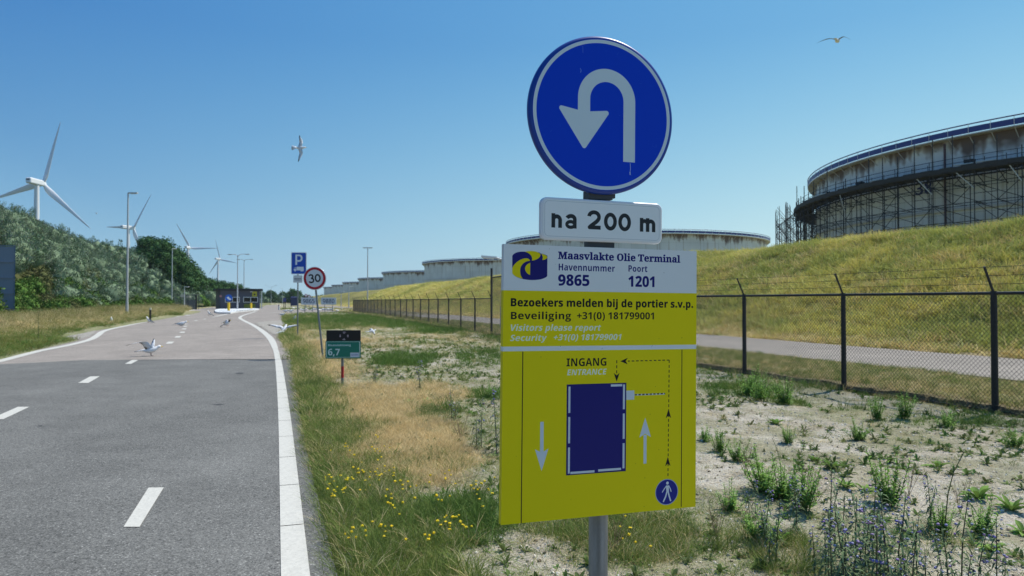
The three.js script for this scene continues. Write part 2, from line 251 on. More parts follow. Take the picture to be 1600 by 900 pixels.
const TG = [...lin(-15.5, -7, 26), -6.6, -6.3, -5.5, ...lin(-4.5, -.2, 6), .1, ...lin(.25, .6, 8), ...lin(.68, FENCE_T - .1, 105), FENCE_T - .04, FENCE_T - .02, FENCE_T, FENCE_T + .06, FENCE_T + .2, ...lin(FENCE_T + .5, PATH0 - .35, 12), PATH0 - .29, ...lin(PATH0, PATH1, 5), PATH1 + .29, PATH1 + .35, 18.6];
field('ground', TG, SROWS, groundColour);
const DIKEG = [.44, .40, .13], DIKEO = [.30, .29, .10];
field('grass_dike', [18.6, ...lin(19, 37, 34), 40, 45, 50, 70, 110, 200, 500, 1600], SROWS.filter((s, i) => s < 3 || i % 2 === 0 || s > 150 || s === SROWS.at(-1)), (x, z, t) => { const n = fbm(x * .22, z * .22), n2 = fbm(x * 1.1, z * 1.1); return mix3(mix3(DIKEG, DIKEO, sm(.4, .62, n)), STRAW, .75 * sm(20.8, 18.8, t) + .35 * sm(.55, .75, n2)).map((v) => v * 1.05); });
field('dune_hill', [-1600, -500, -150, -80, -60, ...lin(-50, -15.5, 30)], SROWS.filter((s, i) => s < 3 || i % 2 === 0 || s > 150 || s === SROWS.at(-1)), (x, z) => mix3([.09, .125, .045], [.15, .15, .06], fbm(x * .4, z * .4)));
struct('service_path', strip(lin(-20, 320, 170).map((s) => road((PATH0 + PATH1) / 2 + (fbm(s * .2, 3) - .5) * .25, s)), PATH1 - PATH0, .012), Object.assign(M.asphaltPale.clone(), { vertexColors: false, color: new THREE.Color().setRGB(.96, .965, .94) }));

// ---------------------------------------------------------------- main sign post
const TH = 18.4 * Math.PI / 180, ROLL = -.6 * Math.PI / 180;
{
  const post = thing('traffic_sign', 'tall roadside post with blue U-turn disc, na 200 m plate and yellow terminal board', 'road sign', V(.328, 0, -2.712), TH);
  const L = (w) => post.worldToLocal(w.clone());
  post.updateMatrixWorld(true);
  const pg = new THREE.Group(); // lean of the whole post
  const pole = part('post', [cyl(.0365, .0365, 2.36, 32, 0, 1.12, 0)], M.galv, post); pole.rotation.z = -.0035;
  const cap = part('post_cap', [cyl(.02, .038, .02, 24, 0, 2.31, 0)], M.black, pole);
  // disc
  const C = L(V(.3457, 2.2022, -2.6465));
  const R = .3, prof = [[.262, -.030], [R - .004, -.028], [R, -.022], [R, -.010], [R - .0025, -.004], [R - .008, -.0008], [R - .014, 0], [0, 0]].map(([r, z]) => new THREE.Vector2(r, z));
  const discBody = new THREE.LatheGeometry(prof, 128).rotateX(Math.PI / 2);
  const bluePaint = std(.004, .042, .30, .38);
  const disc = part('round_sign', discBody, bluePaint, post); disc.position.copy(C); disc.rotation.z = ROLL;
  const DS = 1536, dt = canvasTex(DS, DS, (g) => {
    const k = DS / .572; g.fillStyle = '#003ec6'; g.fillRect(0, 0, DS, DS); g.translate(DS / 2, DS / 2); g.scale(k, -k);
    g.strokeStyle = '#cfdde0'; g.fillStyle = '#cfdde0'; g.lineWidth = .0135; g.beginPath(); g.arc(0, 0, .2775, 0, 7); g.stroke();
    g.lineWidth = .05; g.lineCap = 'butt'; g.beginPath(); g.moveTo(.108, -.172); g.lineTo(.108, .056); g.arc(.0135, .056, .0945, 0, Math.PI); g.lineTo(-.081, 0); g.stroke();
    g.lineJoin = 'round'; g.lineWidth = .018; g.beginPath(); g.moveTo(-.172, .010); g.lineTo(-.08, -.004); g.lineTo(.012, .007); g.lineTo(-.079, -.124); g.closePath(); g.fill(); g.stroke();
    // scuffs and bird lime
    g.lineCap = 'round'; g.strokeStyle = 'rgba(225,230,230,.75)'; g.lineWidth = .0022; g.beginPath(); g.moveTo(.113, -.176); g.lineTo(.1145, -.196); g.lineTo(.112, -.214); g.stroke(); g.lineWidth = .004; g.beginPath(); g.moveTo(.1125, -.211); g.lineTo(.113, -.219); g.stroke();
    g.strokeStyle = 'rgba(190,205,225,.6)'; g.lineWidth = .0025; g.beginPath(); g.moveTo(-.097, .165); g.lineTo(-.094, .158); g.lineTo(-.096, .15); g.stroke(); g.lineWidth = .0012; g.beginPath(); g.moveTo(-.088, .25); g.lineTo(-.087, .225); g.stroke();
    for (let i = 0; i < 60; i++) { const a = rr(0, 6.3), r = .28 * Math.sqrt(rnd()); g.strokeStyle = `rgba(150,175,225,${rr(.08, .3)})`; g.lineWidth = rr(.0005, .0014); const x = r * Math.cos(a), y = r * Math.sin(a), b = rr(0, 6.3), q = rr(.002, .012); g.beginPath(); g.moveTo(x, y); g.lineTo(x + q * Math.cos(b), y + q * Math.sin(b)); g.stroke(); }
  });
  const fg = new THREE.CircleGeometry(.286, 128), uv = fg.attributes.uv, fp = fg.attributes.position; for (let i = 0; i < fp.count; i++) uv.setXY(i, fp.getX(i) / .572 + .5, fp.getY(i) / .572 + .5);
  part('printed_face', fg.translate(0, 0, .0012), new THREE.MeshPhysicalMaterial({ map: dt, roughness: .5, specularIntensity: .35 }), disc);
  const discBack = part('back_panel', new THREE.CircleGeometry(.297, 96).rotateY(Math.PI).translate(0, 0, -.024), M.alu, disc);
  for (const y of [-.14, .14]) part('clamp', [box(.34, .035, .022, 0, y, -.036), cyl(.043, .043, .03, 24, 0, y, -.075), box(.03, .03, .03, .05, y, -.055), box(.03, .03, .03, -.05, y, -.055)], M.darkMetal, disc);
  part('clamp', [box(.10, .05, .03, 0, -.292, -.034), cyl(.044, .044, .045, 24, 0, -.305, -.075), box(.035, .016, .016, .055, -.298, -.05)], M.darkMetal, disc);
  // distance plate
  const P = L(V(.3455, 1.8012, -2.6545));
  const plate = part('distance_plate', plateGeo(rrShape(.505, .158, .026), .026, .006), M.whiteMetal, post); plate.position.copy(P); plate.rotation.z = ROLL;
  part('printed_face', faceGeo(rrShape(.488, .141, .02), .488, .141, .0012), new THREE.MeshStandardMaterial({ roughness: .4, map: canvasTex(1952, 564, (g) => {
    g.fillStyle = '#e6e9e6'; g.fillRect(0, 0, 1952, 564); g.scale(4000, 4000); g.translate(-.006, -.007);
    g.strokeStyle = 'rgba(150,160,168,.8)'; g.lineWidth = .0012; g.beginPath(); g.roundRect(.012, .0125, .476, .13, .016); g.stroke();
    // traffic lettering drawn as strokes: n a 2 0 0 m
    g.strokeStyle = '#0b0c10'; g.lineWidth = .0148; g.lineCap = 'butt'; g.lineJoin = 'round'; g.translate(0, -.002);
    const N = (x, w) => { g.beginPath(); g.moveTo(x, .113); g.lineTo(x, .060); g.stroke(); g.beginPath(); g.moveTo(x, .083); g.arc(x + w / 2, .0845, w / 2, Math.PI, 0); g.lineTo(x + w, .113); g.stroke(); };
    N(.046, .027);
    g.beginPath(); g.moveTo(.101, .075); g.bezierCurveTo(.108, .064, .131, .063, .132, .080); g.lineTo(.132, .113); g.stroke(); g.beginPath(); g.ellipse(.1155, .0985, .0155, .0105, 0, 0, 7); g.lineWidth = .0125; g.stroke(); g.lineWidth = .0148;
    g.beginPath(); g.moveTo(.190, .064); g.bezierCurveTo(.193, .043, .230, .043, .231, .066); g.bezierCurveTo(.231, .082, .205, .092, .192, .1055); g.lineTo(.238, .1055); g.stroke();
    for (const x of [.276, .336]) { g.beginPath(); g.ellipse(x + .0025, .0805, .0195, .0265, 0, 0, 7); g.stroke(); }
    N(.411, .0262); N(.4372, .0262);
  }) }), plate);
  part('clamp', [box(.36, .04, .02, 0, 0, -.036), cyl(.043, .043, .05, 24, 0, 0, -.068), box(.11, .035, .026, 0, -.085, -.03), cyl(.045, .045, .03, 24, 0, -.088, -.068)], M.darkMetal, plate);
  // information board
  const B = L(V(.3455, 1.1985, -2.652));
  const W = 800, H = 1004, S = 1.9;
  const YEL = '#e6d400', NAVY = '#1a1a6c', WH = '#dfe2e0', BK = '#15151a', GR = '#e9efd8';
  const stripes = (g, w, h) => { g.fillStyle = YEL; g.fillRect(0, 0, w, h); g.fillStyle = WH; g.fillRect(0, 0, w, h * 167 / H); g.fillRect(0, h * 369 / H, w, h * 17 / H); };
  const face = canvasTex(W * S, Math.round(H * S), (g) => {
    g.scale(S, S); stripes(g, W, H);
    // logo
    g.save(); g.translate(32, 22); g.scale(136 / 550, 106 / 455); g.translate(-110, -90);
    g.fillStyle = NAVY; g.beginPath(); g.moveTo(110, 180); g.bezierCurveTo(130, 125, 220, 100, 310, 106); g.bezierCurveTo(420, 85, 600, 110, 660, 160); g.lineTo(660, 478); g.bezierCurveTo(620, 525, 510, 548, 400, 545); g.bezierCurveTo(250, 540, 130, 500, 112, 440); g.closePath(); g.fill();
    g.fillStyle = YEL; const shape = (f) => { g.beginPath(); f(); g.closePath(); g.fill(); };
    shape(() => { g.moveTo(305, 106); g.bezierCurveTo(390, 80, 490, 88, 545, 128); g.bezierCurveTo(565, 178, 500, 232, 415, 242); g.bezierCurveTo(432, 180, 392, 128, 305, 106); });
    shape(() => { g.moveTo(562, 128); g.bezierCurveTo(620, 138, 664, 160, 660, 186); g.bezierCurveTo(642, 214, 604, 226, 578, 228); g.bezierCurveTo(592, 200, 590, 162, 562, 128); });
    shape(() => { g.moveTo(112, 365); g.bezierCurveTo(150, 275, 250, 208, 330, 207); g.bezierCurveTo(362, 208, 382, 225, 386, 246); g.bezierCurveTo(300, 252, 238, 312, 234, 400); g.bezierCurveTo(234, 462, 252, 502, 278, 527); g.bezierCurveTo(200, 514, 130, 490, 112, 440); });
    shape(() => { g.moveTo(391, 276); g.bezierCurveTo(330, 298, 304, 340, 311, 380); g.bezierCurveTo(320, 422, 350, 456, 389, 466); });
    g.fillStyle = WH; g.beginPath(); g.moveTo(540, 80); g.lineTo(700, 80); g.lineTo(700, 165); g.lineTo(661, 158); g.bezierCurveTo(640, 142, 600, 132, 545, 124); g.closePath(); g.fill();
    g.fillStyle = NAVY; shape(() => { g.moveTo(540, 126); g.bezierCurveTo(575, 140, 590, 175, 570, 228); g.lineTo(545, 235); g.bezierCurveTo(566, 190, 560, 155, 540, 126); });
    g.restore();
    g.fillStyle = NAVY; fitText(g, 'Maasvlakte Olie Terminal', 210, 47.5, 26, 516, SERIF, 0, 5); g.lineWidth = .8; g.strokeStyle = NAVY;
    fitText(g, 'Havennummer', 210, 90, 25, 233, SANS); fitText(g, '9865', 210, 145, 40, 129, SANS, 0, 3); fitText(g, 'Poort', 497, 88, 24, 85, SANS); fitText(g, '1201', 498, 144.5, 40, 122, SANS, 0, 3);
    g.fillStyle = BK; fitText(g, 'Bezoekers melden bij de portier s.v.p.', 25, 223.5, 28, 762, SANS, 0, 3); fitText(g, 'Beveiliging', 25, 270.5, 26, 240, SANS); fitText(g, '+31(0) 181799001', 286, 270, 26, 331, SANS);
    g.fillStyle = GR; fitText(g, 'Visitors please report', 24, 312.5, 23, 360, SANS, .22); fitText(g, 'Security', 25, 349, 22, 140, SANS, .22); fitText(g, '+31(0) 181799001', 192, 348, 22, 281, SANS, .22);
    g.fillStyle = BK; g.fillRect(74.2, 388, 3.6, 616); g.fillRect(733.8, 388, 3.4, 611);
    fitText(g, 'INGANG', 246, 444, 29, 167, SANS); g.fillStyle = GR; fitText(g, 'ENTRANCE', 247, 477.5, 21.5, 162, SANS, .2);
    // dashed walking route
    g.strokeStyle = BK; g.lineWidth = 3.6; g.setLineDash([11, 8]); const ln = (...p) => { g.beginPath(); g.moveTo(p[0], p[1]); for (let i = 2; i < p.length; i += 2) g.lineTo(p[i], p[i + 1]); g.stroke(); };
    ln(679, 428, 500, 429); ln(679, 428, 676, 880); ln(453, 425, 453, 480); g.setLineDash([]);
    g.fillStyle = BK; const head = (x, y, a, l, w) => { g.save(); g.translate(x, y); g.rotate(a); g.beginPath(); g.moveTo(0, 0); g.lineTo(l, w); g.lineTo(l * .72, 0); g.lineTo(l, -w); g.closePath(); g.fill(); g.restore(); };
    head(468, 429, 0, 31, 12); head(453, 506, -Math.PI / 2, 33, 12); head(677, 617, Math.PI / 2, 36, 12); head(675, 802, Math.PI / 2, 36, 12);
    // building plan
    g.fillStyle = '#16165e'; g.fillRect(249, 511, 245, 334); g.fillStyle = '#1c1c70'; g.fillRect(252, 514, 239, 328);
    g.fillStyle = '#cdd6dc'; for (const [a, b] of [[519, 616], [631, 728], [743, 839]]) g.fillRect(256, a, 8, b - a); for (const [a, b] of [[517, 611], [627, 723], [739, 834]]) g.fillRect(480, a, 8.5, b - a);
    g.fillRect(429, 515.5, 48, 8.5); g.fillRect(266, 833, 98, 8.5); g.fillRect(379, 831, 95, 8.5); g.fillRect(494, 541, 34, 35);
    g.fillRect(528, 555, 132, 6); g.strokeStyle = BK; g.lineWidth = 4.2; g.setLineDash([10, 6]); ln(530, 558, 662, 557); g.setLineDash([]);
    // direction arrows
    g.fillStyle = '#cdd6dc'; g.fillRect(145.5, 644, 14, 112); g.beginPath(); g.moveTo(152.5, 823); g.lineTo(126, 742); g.lineTo(152.5, 756); g.lineTo(179, 742); g.closePath(); g.fill();
    g.fillRect(569, 712, 13, 110); g.beginPath(); g.moveTo(575.5, 646); g.lineTo(550, 722); g.lineTo(575.5, 708); g.lineTo(601, 722); g.closePath(); g.fill();
    // pedestrian disc
    g.fillStyle = '#1f2a86'; g.beginPath(); g.arc(671, 937, 50, 0, 7); g.fill(); g.strokeStyle = '#aab6d6'; g.lineWidth = 2.4; g.beginPath(); g.arc(671, 937, 48.5, 0, 7); g.stroke();
    g.fillStyle = '#d6dde2'; g.strokeStyle = '#d6dde2'; g.lineCap = 'round'; g.lineJoin = 'round'; g.beginPath(); g.arc(674, 903, 6, 0, 7); g.fill();
    g.beginPath(); g.moveTo(668, 912); g.lineTo(680, 912); g.lineTo(681, 938); g.lineTo(669, 938); g.closePath(); g.fill(); g.lineWidth = 6; ln(672, 936, 666, 955, 657, 972); ln(677, 936, 682, 954, 688, 971); g.lineWidth = 4; ln(669, 914, 659, 926, 652, 936); ln(680, 914, 687, 926, 690, 936);
    // specks of dirt
    for (let i = 0; i < 46; i++) { g.fillStyle = `rgba(40,40,20,${rr(.15, .5)})`; g.beginPath(); g.arc(rr(5, 795), rr(5, 999), rr(.5, 1.8), 0, 7); g.fill(); }
    g.strokeStyle = 'rgba(60,70,60,.45)'; g.lineWidth = 1.2; ln(601, 377, 606, 368); ln(390, 382, 393, 378);
  });
  const side = canvasTex(8, 1004, (g, w, h) => stripes(g, w, h)), sideMat = new THREE.MeshPhysicalMaterial({ map: side, roughness: .5, specularIntensity: .4 });
  const faceMat = new THREE.MeshPhysicalMaterial({ map: face, roughness: .5, specularIntensity: .4 });
  const board = part('information_board', new THREE.BoxGeometry(.8, 1.004, .026).translate(0, 0, -.013), [sideMat, sideMat, M.whiteMetal, sideMat, faceMat, M.alu], post);
  board.position.copy(B); board.rotation.z = ROLL;
  for (const y of [-.36, .36]) part('clamp', [box(.6, .035, .02, 0, y, -.037), cyl(.043, .043, .04, 24, 0, y, -.066)], M.darkMetal, board);
}

// ---------------------------------------------------------------- small road signs on the right verge
function smallPlate(parent, name, w, h, r, res, draw, at0, rimMat = M.alu, depth = .03) {
  const p = part(name, plateGeo(rrShape(w, h, r), depth, .004), rimMat, parent); p.position.copy(at0);
  part('printed_face', faceGeo(rrShape(w - .008, h - .008, Math.max(.004, r - .004)), w - .008, h - .008, .0025), new THREE.MeshStandardMaterial({ roughness: .45, map: canvasTex(Math.round(w * res), Math.round(h * res), (g, W, H) => { g.scale(W, H); draw(g); }) }), p);
  return p;
}
{ // leaning 30 sign
  const b = gp(505, 559), Z = -b.z, c = at(492, 435, Z - .05), t = thing('speed_sign', 'round red and white 30 speed limit sign on a leaning pole', 'road sign', b, .05);
  const top = t.worldToLocal(at(490.6, 424, Z)); t.updateMatrixWorld(true);
  const tp = t.worldToLocal(at(490.6, 424, Z)), cc = t.worldToLocal(c);
  part('post', bar(V(0, -.05, 0), tp, .026, 16), M.galv, t);
  const R = .305, disc = part('round_sign', new THREE.LatheGeometry([[.28, -.03], [R - .003, -.03], [R, -.022], [R, -.006], [R - .006, 0], [0, 0]].map(([x, y]) => new THREE.Vector2(x, y)), 64).rotateX(Math.PI / 2), M.alu, t);
  disc.position.copy(cc).add(V(0, 0, .03)); disc.rotation.z = .1; disc.rotation.y = -.1;
  const tex = canvasTex(512, 512, (g) => { g.translate(256, 256); g.fillStyle = '#dfe3e6'; g.beginPath(); g.arc(0, 0, 256, 0, 7); g.fill(); g.strokeStyle = '#c01028'; g.lineWidth = 52; g.beginPath(); g.arc(0, 0, 222, 0, 7); g.stroke(); g.strokeStyle = '#0c0c10'; g.lineWidth = 34; g.beginPath(); g.moveTo(-122, -66); g.bezierCurveTo(-100, -100, -34, -92, -38, -42); g.bezierCurveTo(-42, -14, -70, -8, -84, -8); g.bezierCurveTo(-60, -8, -28, 0, -28, 40); g.bezierCurveTo(-28, 96, -110, 96, -128, 56); g.stroke(); g.beginPath(); g.ellipse(70, 0, 52, 74, 0, 0, 7); g.stroke(); });
  const fg = new THREE.CircleGeometry(.299, 64).translate(0, 0, .002); part('printed_face', fg, new THREE.MeshStandardMaterial({ map: tex, roughness: .45 }), disc);
  part('clamp', [box(.2, .03, .05, 0, 0, -.05)], M.darkMetal, disc);
}
{ // parking sign
  const b = gp(465, 527.5), Z = -b.z, t = thing('parking_sign', 'blue P parking sign with white lorry on a straight grey pole', 'road sign', b, .12), k = Z / F;
  part('post', cyl(.027, .027, 3.45, 16, 0, 1.70, 0), M.galv, t);
  const loc = (x, y, z) => V((x - 465) * k, (527.5 - y) * k, z);
  smallPlate(t, 'parking_plate', 23.4 * k, 34.5 * k, .035, 420, (g) => {
    g.fillStyle = '#d9e0e6'; g.fillRect(0, 0, 1, 1); g.fillStyle = '#0a49b4'; g.beginPath(); g.roundRect(.035, .025, .93, .95, .05); g.fill(); g.fillStyle = '#dde5ea';
    g.fillRect(.27, .1, .12, .47); g.beginPath(); g.moveTo(.27, .1); g.lineTo(.52, .1); g.bezierCurveTo(.82, .1, .82, .43, .52, .43); g.lineTo(.27, .43); g.closePath(); g.fill(); g.fillStyle = '#0a49b4'; g.beginPath(); g.moveTo(.39, .175); g.lineTo(.52, .175); g.bezierCurveTo(.66, .175, .66, .355, .52, .355); g.lineTo(.39, .355); g.closePath(); g.fill();
    g.fillStyle = '#dde5ea'; g.fillRect(.36, .66, .46, .14); g.fillRect(.3, .79, .54, .035); g.beginPath(); g.moveTo(.17, .83); g.lineTo(.17, .76); g.lineTo(.22, .69); g.lineTo(.33, .69); g.lineTo(.33, .83); g.closePath(); g.fill(); for (const x of [.25, .66, .76]) { g.beginPath(); g.ellipse(x, .84, .05, .034, 0, 0, 7); g.fill(); } g.fillStyle = '#0a49b4'; g.fillRect(.215, .705, .075, .05);
  }, loc(466.6, 411.5, .055));
  smallPlate(t, 'lower_plate', 14 * k, 11.5 * k, .02, 420, (g) => { g.fillStyle = '#ccd3d6'; g.fillRect(0, 0, 1, 1); g.fillStyle = 'rgba(70,80,90,.75)'; g.fillRect(.1, .42, .8, .14); g.fillStyle = 'rgba(90,100,110,.5)'; g.fillRect(.2, .66, .6, .08); }, loc(465.2, 436, .05));
  for (const y of [400, 421, 436]) part('clamp', box(.26, .03, .03, 0, (527.5 - y) * k, .012), M.darkMetal, t);
}
{ // green distance marker
  const b = gp(535, 603.5), Z = -b.z, k = Z / F, t = thing('kilometre_sign', 'low green 6,7 kilometre sign with black top panel and red banded post', 'road sign', b, .1);
  const loc = (x, y, z) => V((x - 535.5) * k, (603.5 - y) * k, z);
  part('post', [cyl(.024, .026, .17, 16, 0, .065, 0), cyl(.024, .024, .62, 16, 0, .66, 0)], M.galv, t);
  part('red_band', cyl(.0255, .0255, .2, 16, 0, .25, 0), M.red, t);
  const gl = smallPlate(t, 'green_plate', 54 * k, 27.6 * k, .02, 1300, (g) => {
    g.fillStyle = '#117a66'; g.fillRect(0, 0, 1, 1); g.strokeStyle = '#cfe0dc'; g.lineWidth = .018; g.beginPath(); g.roundRect(.025, .05, .95, .89, .03); g.stroke();
    g.save(); g.scale(1 / 1000, 1 / 511); g.fillStyle = '#cfe3e0'; fitText(g, 'Maasvlakteweg', 62, 150, 58, 660, SANS); fitText(g, '6,7', 62, 420, 190, 350, SANS); g.fillStyle = '#c9d3df'; g.fillRect(705, 345, 250, 132); g.fillStyle = '#6a78b4'; fitText(g, 'parallel', 735, 432, 52, 190, SANS); g.restore();
  }, loc(537, 546.2, .05), std(.01, .09, .07, .5));
  smallPlate(t, 'black_plate', 52.5 * k, 17 * k, .02, 1300, (g) => { g.fillStyle = '#0c0c10'; g.fillRect(0, 0, 1, 1); g.save(); g.scale(1 / 525, 1 / 170); g.translate(272, 88); g.strokeStyle = '#8d7f8a'; g.lineWidth = 17; for (const a of [-1.9, -.35, 1.25, 2.8]) { g.beginPath(); g.arc(0, 0, 62, a, a + .75); g.stroke(); } g.fillStyle = '#b9a9b2'; for (const [x, y] of [[0, -46], [0, 50], [-58, 4], [52, -2]]) { g.beginPath(); g.moveTo(x, y - 14); g.lineTo(x + 14, y + 8); g.lineTo(x - 14, y + 8); g.closePath(); g.fill(); } g.restore(); }, loc(537.5, 524.6, .052), M.black);
  for (const y of [540, 551]) part('clamp', box(.3, .025, .03, .02, (603.5 - y) * k, .012), M.darkMetal, t);
}
[['9865', 482.5, 'left of two white number plates, reading 9865, behind the leaning pole'], ['9880', 513.5, 'right of two white number plates, reading 9880, standing near the grass dike']].forEach(([txt, x, label]) => {
  const b = gp(x, 487.5), k = -b.z / F, t = thing('number_sign', label, 'sign', b, .1, 'white harbour number plates by the entrance');
  for (const dx of [-6, 6]) part('post', cyl(.04, .04, 21 * k, 10, dx * k, 10.5 * k, 0), M.galv, t);
  smallPlate(t, 'number_plate', 23.5 * k, 11 * k, .06, 180, (g) => { g.fillStyle = '#ccd4d6'; g.fillRect(0, 0, 1, 1); g.save(); g.scale(1 / 235, 1 / 110); g.fillStyle = '#12294a'; fitText(g, txt, 26, 86, 62, 184, SANSR, 0, 3); g.restore(); }, V(0, 17 * k, .08), M.whiteMetal, .05);
});
{ // back of a large road sign at the left edge
  const Z = 45, c = at(-56, 433, Z), k = Z / F, t = thing('large_road_sign', 'large dark blue-grey road sign seen from behind at the left edge', 'road sign', V(c.x, height(c.x, c.z), c.z), .62);
  const base = c.y - t.position.y, m = std(.17, .21, .28, .5);
  for (let i = 0; i < 4; i++) part('panel', box(5.2, .99, .05, 0, base - 1.56 + i * 1.04, 0), m, t);
  part('frame', [box(.05, 4.2, .12, 2.63, base, 0), box(.05, 4.2, .12, -2.63, base, 0), box(5.3, .05, .12, 0, base + 2.12, 0), box(5.3, .05, .12, 0, base - 2.12, 0)], std(.08, .13, .22, .5), t);
  part('rail', [-1.04, 0, 1.04].map((y) => box(5.1, .07, .06, 0, base + y, .056)), m, t);
  for (const x of [-1.2, .9]) part('post', cyl(.09, .09, base + 2.1, 16, x, (base + 2.1) / 2, -.16), M.galv, t);
}

// ---------------------------------------------------------------- chain link fence
const HF = 1.6;
function meshPanel(L, H) { // two families of diagonal wires
  const list = [], p = .062, r = .0024;
  for (let d = -H; d < L; d += p) {
    for (const dir of [1, -1]) {
      let x0 = d, y0 = 0, x1 = d + H, y1 = H; if (x0 < 0) { y0 = -x0; x0 = 0; } if (x1 > L) { y1 = H - (x1 - L); x1 = L; } if (x1 - x0 < .02) continue;
      const z = dir * .0018; list.push(dir > 0 ? bar(V(x0, y0, z), V(x1, y1, z), r, 3) : bar(V(L - x0, y0, z), V(L - x1, y1, z), r, 3));
    }
  }
  return merge(list);
}
function fenceRun(name, label, A, dir, S, n0, n1, panelGeo) {
  const turn = Math.atan2(-dir.z, dir.x), t = thing(name, label, 'fence', A, turn);
  const post = cyl(.038, .042, HF + .06, 12, 0, HF / 2, 0), arm = bar(V(0, HF, 0), V(0, HF + .35, -.17), .016, 6);
  for (let i = n0; i <= n1; i++) {
    const w = A.clone().addScaledVector(dir, i * S), m = part('post', post, M.fence, t), h = height(w.x, w.z) * 0; m.position.set(i * S, 0, 0); part('barb_arm', arm, M.fence, m);
    if (i < n1) { const p = part('mesh_panel', panelGeo, M.fence, t); p.position.set(i * S, .04, -.046); }
  }
  const x0 = n0 * S, x1 = n1 * S; part('top_rail', bar(V(x0, HF, 0), V(x1, HF, 0), .022, 8), M.fence, t); part('bottom_wire', bar(V(x0, .06, -.046), V(x1, .06, -.046), .006, 4), M.fence, t);
  [[.12, -.058], [.23, -.111], [.34, -.165]].forEach(([y, z]) => part('barbed_wire', bar(V(x0, HF + y, z), V(x1, HF + y, z), .0035, 3), M.fence, t));
  return t;
}
{
  const S = 2.56, g = meshPanel(S, HF - .06);
  const len = FB.distanceTo(FA), n = Math.floor(len / S);
  // dir points away from the camera, local -z is the road side when x runs along dir
  fenceRun('chain_link_fence', 'near run of black chain link fence with barbed wire, right of the yellow board', FA, FD, S, -4, n, g);
  const rest = len - n * S; void rest;
  const G0 = FA.clone().addScaledVector(FD, n * S), G1 = gp(768, 524.6);
  const gd = G1.clone().sub(G0), gl = gd.length(); gd.normalize();
  const gate = thing('fence_gate', 'tall narrow gate in the fence with yellow box, beside the yellow board', 'gate', G0, Math.atan2(-gd.z, gd.x));
  part('post', cyl(.05, .05, 2.55, 12, 0, 1.27, 0), M.fence, gate); part('post', cyl(.05, .05, 2.9, 12, gl, 1.45, 0), M.fence, gate);
  part('gate_frame', [bar(V(.05, 2.5, 0), V(gl, 2.5, 0), .03, 8), bar(V(.05, .1, 0), V(gl, .1, 0), .025, 8), bar(V(.1, .1, 0), V(.1, 2.5, 0), .025, 8)], M.fence, gate);
  part('mesh_panel', meshPanel(gl - .1, 2.35), M.fence, gate).position.set(.05, .12, -.03);
  part('lock_box', [box(.42, .26, .2, .1, 1.03, -.12), box(.2, .14, .04, .1, 1.03, -.24)], M.yellow, gate);
  const C0 = G1.clone(), C1 = gp(552, 488.2), cd = C1.clone().sub(C0), N = 23, cs = cd.length() / N; cd.normalize();
  const g2 = meshPanel(cs, HF - .06);
  fenceRun('chain_link_fence', 'far run of chain link fence receding along the foot of the grass dike', C0, cd, cs, 0, N, g2);
}

// ---------------------------------------------------------------- storage tanks
const font = await new FontLoader().loadAsync('fonts/droid/droid_sans_bold.typeface.json');
const TT = 113.6, TR = 41, TH0 = 20.75;
const tankTex = dataTex(1024, (x, y) => { // plates in courses, rust runs hanging from the girder and streaks of dirt
  const v = y / 1023, col = Math.floor(x / 64), seamX = (x % 64) < 1.2, seamY = (y % 128) < 2.5;
  let c = [204, 207, 205]; const n = pnoise(x / 40, y / 90, 25), st = pnoise(x / 5, y / 400 + 3, 204);
  c = c.map((q) => q + (n - .5) * 14 + (hash(col, Math.floor(y / 128)) - .5) * 6 - (st > .72 ? 12 : 0));
  if (seamX) c = c.map((q) => q - 10); if (seamY) c = c.map((q) => q - 22);
  const drip = pnoise(x / 32, .5, 32) * .8 + pnoise(x / 8, .7, 128) * .4, lim = .975 - .2 * Math.max(0, drip - .38) - .03 * pnoise(x / 6, y / 20, 170);
  if (v > lim) { const k = clamp((v - lim) / .07) * .8; c = mix3(c, [74, 52, 38], k); }
  if (st > .82 && v > .5) c = mix3(c, [150, 120, 92], .3 * (v - .5) * 2);
  return c;
});
tankTex.repeat.set(4, 1);
const tankMat = new THREE.MeshStandardMaterial({ map: tankTex, roughness: .62 });
const girder = std(.5, .5, .48, .6), blueBand = std(.028, .045, .2, .45);
const ringGeo = (r0, r1, y0, y1, seg = 180) => new THREE.LatheGeometry([[r0, y0], [r1, y0], [r1, y1], [r0, y1], [r0, y0]].map(([a, b]) => new THREE.Vector2(a, b)), seg).toNonIndexed();
const flat = (g) => { g.computeVertexNormals(); return g; };
